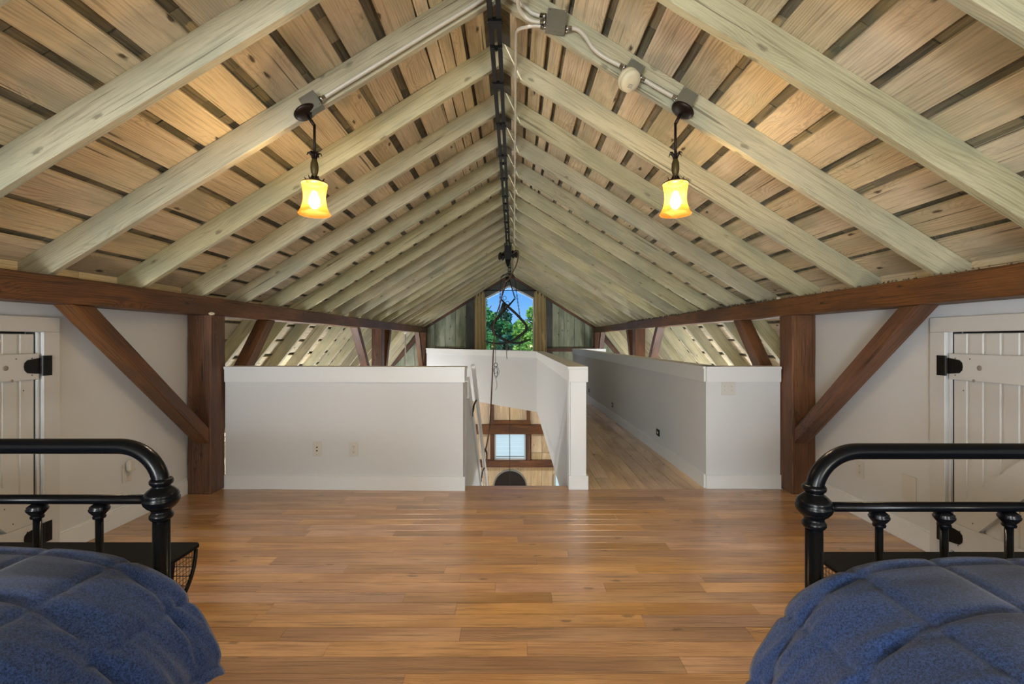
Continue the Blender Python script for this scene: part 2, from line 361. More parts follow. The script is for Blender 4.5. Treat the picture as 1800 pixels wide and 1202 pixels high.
# ------------------------------------------------------------------ roof
RX, RZ, SL = -.10, 3.0, .6185          # ridge x, ridge underside height, slope
TH = math.atan(SL); ct, st = math.cos(TH), math.sin(TH)
RD = .14                                # rafter depth square to the slope
YB, YE = -4.4, 13.0
LX = 2.45                               # half width where the roof breaks
BZ = RZ-SL*LX                           # height of the break
SL2 = 1.28; TH2 = math.atan(SL2); c2, s2 = math.cos(TH2), math.sin(TH2)
EX = 4.1; EZ = BZ-SL2*(EX-LX)
ceil = empty('ceiling', (RX, 5, RZ), kind='structure')
for sgn in (-1, 1):
    d = Vector((sgn*ct, 0, -st)); n = Vector((sgn*st, 0, ct))
    d2 = Vector((sgn*c2, 0, -s2)); n2 = Vector((sgn*s2, 0, c2))
    top = Vector((RX, 0, RZ)); brk = Vector((RX+sgn*LX, 0, BZ)); Ls = LX/ct; L2 = (EX-LX)/c2
    k = -10
    while 1.86+.598*k < YE-.2:
        y = 1.86+.598*k if k != -1 else 1.305; k += 1
        p0 = top+n*(RD/2)+d*(-(RD/2)*st/ct); p0.y = y
        p1 = top+n*(RD/2)+d*(Ls+.12); p1.y = y
        jy = random.uniform(-.008, .008)
        timber('rafter', p0+Vector((0, jy, 0)), p1+Vector((0, -jy, 0)), .04, RD, n, M['rafter'], ceil, cut0=-st/ct, seg=10, wob=.0025, ch=.003)
        if y > 3.7:
            q0 = brk+n2*(RD/2)-d2*.02+Vector((sgn*.03, 0, 0)); q0.y = y; q1 = brk+n2*(RD/2)+d2*L2+Vector((sgn*.03, 0, 0)); q1.y = y
            timber('rafter', q0, q1, .06, RD, n2, M['rafter'], ceil, seg=3, ch=.003)
    # skip sheathing: separate boards with open joints, old shingles above them
    nsh = 0; rest = MB()
    for (org, dd, nn, LL, ya, first) in ((top, d, n, Ls+.10, YB, True), (brk+Vector((sgn*.03, 0, 0)), d2, n2, L2, 3.86, False)):
        s = .004; c = 0
        while s < LL-.03:
            w = random.uniform(.165, .2) if s > .35 else random.choice((.075, .10, .12))
            if not first: w = .2
            g = random.uniform(.040, .055) if (random.random() < .9 or not first) else .005
            if s < .35: g = random.choice((.006, .03, .035))
            w = min(w, LL-s)
            y = 1.86+.598*(math.floor((ya-1.86)/.598)-random.randint(0, 5)); 
            while y < YE:
                ly = .598*random.randint(5, 8); y1 = min(y+ly, YE)
                y0 = max(y, ya)
                if y1-y0 > .2:
                    o = org+dd*(s+w/2)+nn*(RD+.0115)
                    timber('board', o+Vector((0, y0+.002, 0)), o+Vector((0, y1-.002, 0)), w-.002, .022, nn, M['deck'], ceil, seg=8, wob=.0022, ch=.002)
                y += ly
            # shingles seen through the joint
            if g > .02:
                yy = ya
                while yy < YE:
                    l = random.uniform(.11, .3); o = org+dd*(s+w+g/2)+nn*(RD+.034+random.uniform(0, .007))
                    a = o+Vector((0, yy, 0)); b = o+Vector((0, min(yy+l-random.uniform(.002, .005), YE), 0))
                    if first and .55 < yy < 3.2 and nsh < 149:
                        nsh += 1; timber('shingle', a, b, g+.05, .008, nn, M['shingle'], ceil, seg=1, ch=.001)
                    else:
                        w2 = (g+.05)/2
                        rest.add([a-dd*w2, b-dd*w2, b+dd*w2, a+dd*w2, a-dd*w2+nn*.008, b-dd*w2+nn*.008, b+dd*w2+nn*.008, a+dd*w2+nn*.008],
                                 [(0, 1, 2, 3), (7, 6, 5, 4), (0, 4, 5, 1), (1, 5, 6, 2), (2, 6, 7, 3), (3, 7, 4, 0)])
                    yy += l
            s += w+g; c += 1
    o = rest.build('shingle_course', M['shingle'], ceil); o['kind'] = 'stuff'
    # unseen outer sheet added over the shingles to block light
    o = MB()
    a = top+n*(RD+.055); b = top+n*(RD+.055)+d*(Ls+.2); 
    o.prism([a+Vector((-sgn*.1, YB-.1, .06)), b+Vector((0, YB-.1, 0)), b+n*.05+Vector((0, YB-.1, 0)), a+n*.08+Vector((-sgn*.1, YB-.1, .06))], (0, YE-YB+.25, 0))
    a = brk+n2*(RD+.055)-d2*.25; b = brk+n2*(RD+.055)+d2*(L2+.1)
    o.prism([a+Vector((0, YB-.1, 0)), b+Vector((0, YB-.1, 0)), b+n2*.05+Vector((0, YB-.1, 0)), a+n2*.05+Vector((0, YB-.1, 0))], (0, YE-YB+.25, 0))
    o.build('light_block_sheet', M['shingle'], ceil)

# ------------------------------------------------------------------ floor
floor = empty('floor', (0, 2, 0), kind='structure')
bbox('subfloor', (-2.62, YB, -.2), (-.41, 3.93, -.021), M['trim'], floor, 0)
bbox('subfloor', (-.41, YB, -.2), (2.42, 3.80, -.021), M['trim'], floor, 0)
bbox('subfloor', (-.40, 3.80, -.2), (.47, 3.885, -.021), M['trim'], floor, 0)
bbox('subfloor', (1.62, 3.80, -.2), (2.42, 3.93, -.021), M['trim'], floor, 0)
bbox('subfloor', (.59, 3.80, -.2), (1.62, 11.4, -.021), M['trim'], floor, 0)
y = 3.81; rows = []
while y > YB: rows.append((y-.0915, y)); y -= .0915
stuff = MB()
for (y0, y1) in rows:
    x = -2.62-random.uniform(0, .9)
    while x < 2.42:
        l = random.choice((random.uniform(.45, .9), random.uniform(.9, 1.9), random.uniform(1.1, 2.3))); x1 = min(x+l, 2.42); x0 = max(x, -2.62)
        if x1-x0 > .06:
            if y0 > .7: timber('floorboard', (x0+.0005, (y0+y1)/2, -.011), (x1-.0005, (y0+y1)/2, -.011), y1-y0-.0012, .022, (0, 0, 1), M['floor'], floor, seg=1, ch=.0012)
            else: stuff.box((x0+.001, y0+.001, -.022), (x1-.001, y1-.001, 0))
        x += l
o = stuff.build('boards_under_beds', M['floor'], floor); o['kind'] = 'stuff'
timber('stair_nosing', (-.40, 3.857, -.012), (.465, 3.857, -.012), .09, .026, (0, 0, 1), M['floor'], floor, seg=1, ch=.008)
x = .592
while x < 1.6:
    w = .127; y = 3.812-random.uniform(0, 1)
    x1 = min(x+w, 1.62)
    while y < 11.4:
        l = random.uniform(.8, 2.2); ya, yb = max(y, 3.812), min(y+l, 11.4)
        if yb-ya > .05: timber('floorboard', ((x+x1)/2, ya+.0008, -.011), ((x+x1)/2, yb-.0008, -.011), x1-x-.0016, .022, (0, 0, 1), M['hallfloor'], floor, seg=1, ch=.0015)
        y += l
    x += w
# loft floor by the gable window, behind the slanting wall
MB().prism([(.62, 9.0, -.13), (1.6, 11.4, -.13), (2.2, 11.5, -.13), (2.2, 12.95, -.13), (-2.2, 12.95, -.13), (-2.2, 12.25, -.13)], (0, 0, .12)).build('loft_floor', M['hallfloor'], floor)

# ------------------------------------------------------------------ walls of the front room
def baseboard(name, A, B, th=.015, parent=None, h=.112, flip=False):
    return None
wlft = empty('wall_left', (-2.6, 0, 0), kind='structure')
# left wall with door opening Y 1.80..2.53, top 1.257
def side_wall(parent, xf, sg, yo0, yo1, zo, yend):
    xo = xf+sg*.1
    a, b = min(xf, xo), max(xf, xo)
    bbox('wall_panel', (a, YB, 0), (b, yo0, 1.50), M['wall'], parent, 0)
    bbox('wall_panel', (a, yo1, 0), (b, yend, 1.50), M['wall'], parent, 0)
    bbox('wall_panel', (a, yo0, zo), (b, yo1, 1.50), M['wall'], parent, 0)
side_wall(wlft, -2.59, -1, 1.795, 2.555, 1.272, 3.90)
wrgt = empty('wall_right', (2.4, 0, 0), kind='structure')
side_wall(wrgt, 2.385, 1, 1.80, 2.56, 1.274, 3.90)
for xa in (-2.60, 2.405):
    y = YB
    while y < 3.9:
        y1 = min(y+.598*4, 3.9); timber('blocking_board', (xa, y+.001, 1.575), (xa, y1-.001, 1.575), .022, .15, (0, 0, 1), M['deck'], ceil, seg=4, wob=.003); y = y1
for nm, xf, sg, yc, ye in (('baseboard_left', -2.59, 1, 2.645, 3.69), ('baseboard_right', 2.385, -1, 2.655, 3.69)):
    b = empty(nm, (xf, 3, 0), kind='structure')
    for (ya, yb) in ((YB, 1.69), (yc, ye)):
        bbox('board', (min(xf, xf+sg*.015), ya, 0), (max(xf, xf+sg*.015), yb, .112), M['trim'], b, .002)
        bbox('bead', (min(xf, xf+sg*.010), ya, .112), (max(xf, xf+sg*.010), yb, .124), M['trim'], b, .003)
# rear gable with its two windows
rear = empty('wall_rear', (0, YB, 0), kind='structure')
MB().prism([(-2.6, YB-.12, 0), (2.42, YB-.12, 0), (2.42, YB-.12, 1.6), (RX, YB-.12, 3.2), (-2.6, YB-.12, 1.6)], (0, .12, 0)).build('wall_panel', M['wall'], rear)
def half_wall(name, A, B, z0=0, z1=1.0, th=.12, trims=True, zb0=None, zb1=None, base=True, capends=(.012, .012), mates=None):
    """low wall; its face to the viewer follows A->B, thickness behind (left of the direction)"""
    w = empty(name, (A[0], A[1], 0), kind='structure')
    A3 = Vector((A[0], A[1], 0)); B3 = Vector((B[0], B[1], 0)); d = (B3-A3).normalized(); n = Vector((-d.y, d.x, 0))
    za = z0 if zb0 is None else zb0; zc = z0 if zb1 is None else zb1
    v = [A3+Vector((0, 0, za)), B3+Vector((0, 0, zc)), B3+n*th+Vector((0, 0, zc)), A3+n*th+Vector((0, 0, za))]
    v += [Vector((p.x, p.y, z1-.02)) for p in v]
    put('wall_panel', v, [(3, 2, 1, 0), (4, 5, 6, 7), (0, 1, 5, 4), (1, 2, 6, 5), (2, 3, 7, 6), (3, 0, 4, 7)], M['wall'], w)
    e0, e1 = capends
    a = A3-d*e0-n*.022; b = B3+d*e1-n*.022
    MB().prism([a+Vector((0, 0, z1-.02)), b+Vector((0, 0, z1-.02)), b+n*(th+.044)+Vector((0, 0, z1-.02)), a+n*(th+.044)+Vector((0, 0, z1-.02))], (0, 0, .02)).build('cap_rail', M['trim'], w)
    if trims:
        for nn, off in ((1, -.014), (1, th)):
            a = A3-d*e0*.8+n*off; b = B3+d*e1*.8+n*off
            MB().prism([a+Vector((0, 0, z1-.125)), b+Vector((0, 0, z1-.125)), b+n*.014+Vector((0, 0, z1-.125)), a+n*.014+Vector((0, 0, z1-.125))], (0, 0, .1045)).build('apron_board', M['trim'], w)
    if base:
        a = A3-d*e0+n*-.015; b = B3+d*e1+n*-.015
        MB().prism([a, b, b+n*.0148, a+n*.0148], (0, 0, .112)).build('baseboard', M['trim'], w)
    return w
wl_ = half_wall('wall_front', (-2.37, 3.833), (-.41, 3.775), capends=(0, .018))
wr_ = half_wall('wall_front.001', (1.58, 3.833), (2.19, 3.833), capends=(.0, 0))
# hall side wall, its face looks left; direction from far to near keeps thickness on the right
wh_ = half_wall('wall_hall', (1.446, 11.4), (1.58, 3.84), capends=(.02, 0))
whr = half_wall('wall_hall.001', (1.47, 11.4), (2.25, 11.4), capends=(0, 0), base=False)
# wall between stair and hall, and the slanting wall across the end of the stairwell
ws_ = half_wall('wall_stair', (.44, 8.85), (.465, 3.83), zb0=-.14, zb1=-.28, base=False, capends=(0, .02))
bbox('end_board', (.462, 3.806, 0), (.592, 3.829, .985), M['trim'], ws_, .002)
bbox('end_base', (.447, 3.792, 0), (.607, 3.86, .112), M['trim'], ws_, .002)
bbox('end_apron', (.449, 3.793, .874), (.605, 3.86, .98), M['trim'], ws_, .002)
bbox('inner_post_board', (.452, 3.83, -.28), (.464, 3.95, .875), M['trim'], ws_, .001)
wd_ = half_wall('wall_diagonal', (-2.24, 12.0), (.44, 8.85), z0=-.15, base=False, capends=(0, 0))
# ------------------------------------------------------------------ far gable, upper and lower
gab = empty('wall_gable', (0, 13, 0), kind='structure')
def roofz(x): return RZ+.17-SL*abs(x-RX) if abs(x-RX) < LX else BZ+.3-SL2*(abs(x-RX)-LX)
WX0, WX1, WZ0, WZS, WZA, WXA = -.79, .555, .50, 2.36, 2.71, -.117     # upper window opening
x = -4.3
edges = []
while x < 4.1: edges.append(x); x += .287
seam = [-4.19, -3.9, -3.62, -3.33, -3.04, -2.76, -2.48, -2.197, -1.909, -1.624, -1.335, -1.05, WX0, WX1, .80, 1.078, 1.26, 1.40, 1.687, 1.975, 2.17, 2.46, 2.75, 3.03, 3.32, 3.6, 3.9]
for i in range(len(seam)-1):
    x0, x1 = seam[i]+.004, seam[i+1]-.004
    if x0 < -.5 < x1 or (seam[i] == WX0): continue
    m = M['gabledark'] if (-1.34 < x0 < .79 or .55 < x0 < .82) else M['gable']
    v = [(x0, 13, .0), (x1, 13, .0), (x1, 13, roofz(x1)), (x0, 13, roofz(x0))]
    if x0 > 1.0 and x1 < 2.2:
        pass
    zt0, zt1 = roofz(x0), roofz(x1); h = (zt0+zt1)/2
    mw = Matrix(((0, 1, 0, (x0+x1)/2), (0, 0, 1, 13.0), (1, 0, 0, h/2), (0, 0, 0, 1)))   # local X up, local Y across, local Z away
    w2 = (x1-x0)/2
    vv = [(-h/2-.0, -w2, .0), (zt0-h/2, -w2, 0), (zt1-h/2, w2, 0), (-h/2, w2, 0)]
    vv += [(a, b, .025) for (a, b, c) in vv]
    put('board', vv, [(3, 2, 1, 0), (4, 5, 6, 7), (0, 1, 5, 4), (1, 2, 6, 5), (2, 3, 7, 6), (3, 0, 4, 7)][::1], m, gab, mw)
# boards over the window (run across)
zs = [WZS-.02, 2.585, 2.80, 3.2]
def over(z0, z1):
    # left and right of the pointed window head
    pts = []
    for sg in (-1, 1):
        xe = WX0-.0 if sg < 0 else WX1
        def xin(z): return xe if z <= WZS else (WXA+(xe-WXA)*max(0, (WZA-z)/(WZA-WZS)))
        def xr(z): return RX+sg*min((RZ+.17-z)/SL, 1.2)
        a = [(xin(z0), 13.0, z0), (xr(z0) if abs(xr(z0)) < 5 else xe, 13.0, z0), (xr(z1), 13.0, z1), (xin(z1), 13.0, z1)]
        if z0 < WZS: a = [(xe, 13, z0), (xe+sg*.0, 13, z0)]+[]; continue
        pts.append(a)
    return pts
mwx = Matrix.Identity(4)
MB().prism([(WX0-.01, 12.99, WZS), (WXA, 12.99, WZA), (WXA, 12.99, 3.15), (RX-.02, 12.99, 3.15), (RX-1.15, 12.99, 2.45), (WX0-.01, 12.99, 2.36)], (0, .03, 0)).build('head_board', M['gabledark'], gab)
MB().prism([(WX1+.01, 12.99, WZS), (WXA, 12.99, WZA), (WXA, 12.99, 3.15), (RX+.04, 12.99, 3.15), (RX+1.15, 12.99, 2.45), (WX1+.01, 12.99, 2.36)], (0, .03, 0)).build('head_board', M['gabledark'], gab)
for sg in (-1, 1):
    timber('rake_board', (RX+sg*.02, 12.955, 3.0), (RX+sg*(LX+.15), 12.955, 3.0-SL*(LX+.13)), .07, .075, (0, 0, 1), M['beam'], gab, seg=2)
timber('girt', (.85, 12.96, .94), (2.2, 12.96, .94), .06, .10, (0, 0, 1), M['beam'], gab, seg=2)
timber('girt', (-2.2, 12.96, .94), (-1.1, 12.96, .94), .06, .10, (0, 0, 1), M['beam'], gab, seg=2)
# lower gable
LZ = -4.3
for i in range(28):
    x0 = -4.25+.296*i+.003; x1 = x0+.296-.006
    for (za, zb, mm) in ((LZ, -.01, M['lowgable']),):
        if x0 < -.55 or x0 > .30:
            segs = [(LZ, -.02)]
            if .33 < x0 < 1.1: segs = [(LZ, -1.94), (-1.93, -.02)]
        else: segs = [(LZ, -2.2), (-1.38, -.02)]
        for (a, b) in segs:
            timber('board', ((x0+x1)/2, 13.03, a), ((x0+x1)/2, 13.03, b), x1-x0, .02, (0, -1, 0), mm, gab, seg=1, ch=.003)
bbox('backing', (-4.3, 13.05, LZ), (-.56, 13.09, 0), M['shingle'], gab, 0)
bbox('backing', (.34, 13.05, LZ), (4.1, 13.09, 0), M['shingle'], gab, 0)
bbox('backing', (-.56, 13.05, -1.38), (.34, 13.09, 0), M['shingle'], gab, 0)
bbox('backing', (-.56, 13.05, LZ), (.34, 13.09, -2.2), M['shingle'], gab, 0)
bbox('backing', (-4.3, 13.03, 0), (WX0-.04, 13.06, 1.55), M['shingle'], gab, 0)
bbox('backing', (WX1+.04, 13.03, 0), (4.1, 13.06, 1.55), M['shingle'], gab, 0)
bbox('backing', (WX0-.05, 13.03, 0), (WX1+.05, 13.06, .5), M['shingle'], gab, 0)
for sg in (-1, 1):
    xe = WX0-.04 if sg < 0 else WX1+.04
    MB().prism([(xe, 13.035, 1.5), (RX+sg*2.7, 13.035, 1.5), (RX+sg*2.6, 13.035, 1.68), (xe, 13.035, roofz(xe))], (0, .03, 0)).build('backing', M['shingle'], gab)
timber('tie_beam', (-4.2, 12.93, -1.255), (4.0, 12.93, -1.255), .2, .25, (0, 0, 1), M['beam'], gab, seg=14, wob=.004)
timber('lower_girt', (-4.2, 12.95, -2.21), (4.0, 12.95, -2.21), .16, .185, (0, 0, 1), M['beam'], gab, seg=14, wob=.003)
timber('upper_girt', (-.55, 12.96, -1.075), (.47, 12.96, -1.075), .12, .11, (0, 0, 1), M['beam'], gab, seg=3)
for x in (-.60, .41): timber('stud', (x, 12.965, -2.12), (x, 12.965, -1.38), .10, .12, (0, -1, 0), M['beam'], gab, seg=3)
for x in (-.60, .41): timber('stud', (x, 12.965, -1.13), (x, 12.965, -.02), .10, .12, (0, -1, 0), M['beam'], gab, seg=3)
# downstairs shell
low = empty('wall_downstairs', (0, 8, LZ), kind='structure')
bbox('side_panel', (-4.32, YB, LZ), (-4.2, 13.1, EZ+.25), M['lowgable'], low, 0)
bbox('side_panel', (4.0, YB, LZ), (4.12, 13.1, EZ+.25), M['lowgable'], low, 0)
bbox('rear_panel', (-4.3, YB-.1, LZ), (4.1, YB, -.2), M['lowgable'], low, 0)
bbox('ground_slab', (-4.3, YB, LZ-.1), (4.1, 13.1, LZ), M['hallfloor'], low, 0)
for sg, xf in ((-1, -2.69), (1, 2.485)):     # closes the eaves beside the front room
    xe = RX+sg*EX*1.0
    v = [(xf, 3.82, -.2), (xe, 3.82, -.2), (xe, 3.82, EZ), (RX+sg*2.6, 3.82, BZ), (xf, 3.82, 1.6)]
    MB().prism(v, (0, .04, 0)).build('eave_panel', M['lowgable'], low)

# ------------------------------------------------------------------ windows
win = empty('window_1', (WXA, 13, WZ0), kind='structure')
fr = MB(); t = .035
def strip(a, b, w, y0=12.972, y1=13.02):
    a = Vector(a); b = Vector(b); d = (b-a).normalized(); n = Vector((-d.z, 0, d.x))*w/2
    return [(a-n), (b-n), (b+n), (a+n)], y0, y1
for a, b in (((WX0, 0, WZ0), (WX0, 0, WZS)), ((WX1, 0, WZ0), (WX1, 0, WZS)), ((WX0-.01, 0, WZS), (WXA, 0, WZA)), ((WX1+.01, 0, WZS), (WXA, 0, WZA)), ((WX0, 0, WZ0), (WX1, 0, WZ0))):
    q, y0, y1 = strip(a, b, .045)
    MB().prism([(p.x, y0, p.z) for p in q], (0, y1-y0, 0)).build('window_frame', M['trim'], win)
MB().prism([(WX0, 12.98, WZ0), (WX1, 12.98, WZ0), (WX1, 13.072, WZS), (WXA, 13.09, WZA), (WX0, 13.072, WZS)], (0, .006, 0)).build('pane', M['glass'], win)
win2 = empty('window_2', (-.11, 13, -1.7), kind='structure')
bbox('roller_shade', (-.50, 13.0, -2.08), (.30, 13.008, -1.40), M['blind'], win2, 0)
for i in range(17): bbox('shade_fold', (-.50, 12.992, -2.04+.0385*i), (.30, 13.0, -2.036+.0385*i), M['plate'], win2, 0)
for a, b in (((-.54, 12.97, -2.12), (-.50, 13.02, -1.38)), ((.30, 12.97, -2.12), (.34, 13.02, -1.38)), ((-.54, 12.968, -2.125), (.34, 13.02, -2.075)), ((-.54, 12.968, -1.41), (.34, 13.02, -1.375))):
    bbox('window_frame', a, b, M['plate'], win2)
bbox('shade_bar', (-.495, 12.98, -2.045), (.295, 12.995, -2.02), M['steel'], win2)
bbox('pane', (-.5, 13.03, -2.1), (.3, 13.035, -1.4), M['glass'], win2, 0)
win3 = empty('window_3', (1.5, 12.98, -3), kind='structure')
bbox('roller_shade', (1.17, 12.995, -3.4), (1.85, 13.0, -2.56), M['blind'], win3, 0)
for a, b in (((1.12, 12.96, -3.45), (1.17, 13.0, -2.53)), ((1.85, 12.96, -3.45), (1.9, 13.0, -2.53)), ((1.12, 12.958, -2.56), (1.9, 13.0, -2.51))): bbox('window_frame', a, b, M['plate'], win3)
# arched door downstairs
dr = empty('door_3', (-.1, 12.9, LZ), kind='structure')
def archpts(r, zc, zb, y, n=24): return [(-.1+r*math.cos(math.pi*i/n), y, zc+r*math.sin(math.pi*i/n)) for i in range(n+1)]+[(-.1-r, y, zb), (-.1+r, y, zb)]
MB().prism(archpts(.475, -2.87, LZ, 12.99), (0, .03, 0)).build('arch_frame', M['archframe'], dr)
MB().prism(archpts(.435, -2.87, LZ+.01, 12.96), (0, .03, 0)).build('door_leaf', M['arch'], dr)
MB().tube([(.2, 12.93, -3.2), (.2, 12.90, -3.2), (.2, 12.90, -3.35), (.2, 12.93, -3.35)], .012).build('door_handle', M['chrome'], dr)

# ------------------------------------------------------------------ board doors in the knee walls
def knee_door(name, xf, sg, ytop_edge, zt, loc):
    """xf wall face, sg points into the room; hinge edge at ytop_edge, door runs towards the camera"""
    D = empty(name, loc, kind='structure')
    X = lambda a, b: (min(xf+sg*a, xf+sg*b), max(xf+sg*a, xf+sg*b))
    yh = ytop_edge; ye = yh-.74; zb = .06
    a, b = X(0, .02)
    bbox('casing', (a, yh+.018, 0), (b, yh+.112, 1.262), M['door'], D)
    bbox('casing', (a, ye-.112, 0), (b, ye-.018, 1.262), M['door'], D)
    bbox('casing', (a, ye-.112, 1.2625), (b, yh+.112, 1.345), M['door'], D)
    a, b = X(-.07, .0)
    bbox('jamb', (a, yh+.004, 0), (b, yh+.0175, 1.262), M['door'], D, .001)
    bbox('threshold', (a, ye, 0), (b, yh, .055), M['door'], D, .001)
    bbox('recess_shade', (X(-.08, -.07)[0], ye-.01, 0), (X(-.08, -.07)[1], yh+.01, 1.27), M['slot'], D, 0)  # dark sheet at the back, shade of the recess put into its colour
    a, b = X(-.045, -.012)
    bbox('gap_shade_strip', (a, yh-.012, .05), (b, yh+.0038, zt+.004), M['slot'], D, 0)  # dark strip added behind the hinge gap, painted as its shade
    leaf = empty('door_leaf', (xf, yh, 0), parent=D); leaf.location = Vector((xf, yh, zb))-Vector(loc)
    y = yh-.004; first = True
    while y > ye+.02:
        w = .0745
        y0 = max(y-w, ye)
        p, q = X(-.03, -.008)
        bbox('board', (p, y0, zb), (q, y, zt-.006), M['door'], leaf, .004)
        p2, q2 = X(-.03, -.013)
        if y0-.0105 > ye: bbox('board_tongue', (p2, y0-.0105, zb), (q2, y0-.0002, zt-.006), M['door'], leaf, 0)
        y = y0-.0107
    p, q = X(-.008, .012)
    bbox('rail', (p, ye+.01, 1.005), (q, yh+.003, 1.145), M['door'], leaf, .003)
    bbox('rail', (p, ye+.01, zb+.02), (q, yh+.003, .235), M['door'], leaf, .003)
    # diagonal brace rising away from the hinge
    pa = (p, yh-.03, .236); 
    MB().prism([(p, yh-.015, .237), (p, yh-.16, .237), (p, ye+.03, .87), (p, ye+.03, 1.0), (p, ye+.06, 1.003), (p, yh-.03, .31)], (q-p, 0, 0)).build('brace', M['door'], leaf)
    for (yy, zz) in ((yh-.035, 1.12), (yh-.035, 1.03), (yh-.115, 1.12), (yh-.06, .95), (yh-.06, .2), (yh-.05, .12), (yh-.13, .27), (yh-.17, .36), (yh-.2, .12)):
        qx = X(.012, .0125) if zz > .99 or zz < .4 else X(-.008, -.0065)
        MB().lathe([(0, 0), (.0035, 0), (.003, .001), (0, .0012)], Matrix.Translation((xf+sg*(.012 if (zz > .99 or zz < .4) else -.008), yy, zz)) @ Matrix.Rotation(sg*math.pi/2, 4, 'Y'), 8).build('nail_head', M['nail'], leaf)
    for (yy, zz, r) in ((yh-.165, 1.075, .014), (yh-.135, 1.008, .008)):
        MB().lathe([(0, 0), (r, 0), (r*.9, .0012), (r*.4, .001), (0, .0015)], Matrix.Translation((xf+sg*.012, yy, zz)) @ Matrix.Rotation(sg*math.pi/2, 4, 'Y'), 14).build('knot', M['knot'], leaf, True)
    for zc in (1.078, .165):
        h = MB()
        xo = xf+sg*.0205
        def ply(pts): h.prism([(xo, y_, z_) for y_, z_ in pts], (sg*.004, 0, 0))
        ply([(yh+.018, zc-.055), (yh+.062, zc-.055), (yh+.062, zc+.055), (yh+.018, zc+.055)])
        hh = h.build('hinge', M['iron'], D)
        h = MB(); xo = xf+sg*.0125
        ply([(yh+.006, zc-.044), (yh-.06, zc-.036), (yh-.075, zc-.02), (yh-.078, zc), (yh-.075, zc+.02), (yh-.06, zc+.034), (yh+.006, zc+.044)])
        h.tube([(xf+sg*.024, yh+.012, zc-.055), (xf+sg*.024, yh+.012, zc+.055)], .007, 8)
        h.build('hinge_strap', M['iron'], D)
        for (yy, zz, xx) in ((yh+.045, zc+.035, .0245), (yh+.045, zc-.035, .0245), (yh-.03, zc+.02, .0165), (yh-.03, zc-.02, .0165), (yh-.058, zc, .0165)):
            MB().lathe([(0, 0), (.0045, 0), (.004, .002), (0, .0025)], Matrix.Translation((xf+sg*xx, yy, zz)) @ Matrix.Rotation(sg*math.pi/2, 4, 'Y'), 8).build('screw_head', M['iron'], D)
    return D
knee_door('door_1', -2.59, 1, 2.532, 1.257, (-2.59, 2.2, 0))
knee_door('door_2', 2.385, -1, 2.542, 1.259, (2.385, 2.2, 0))

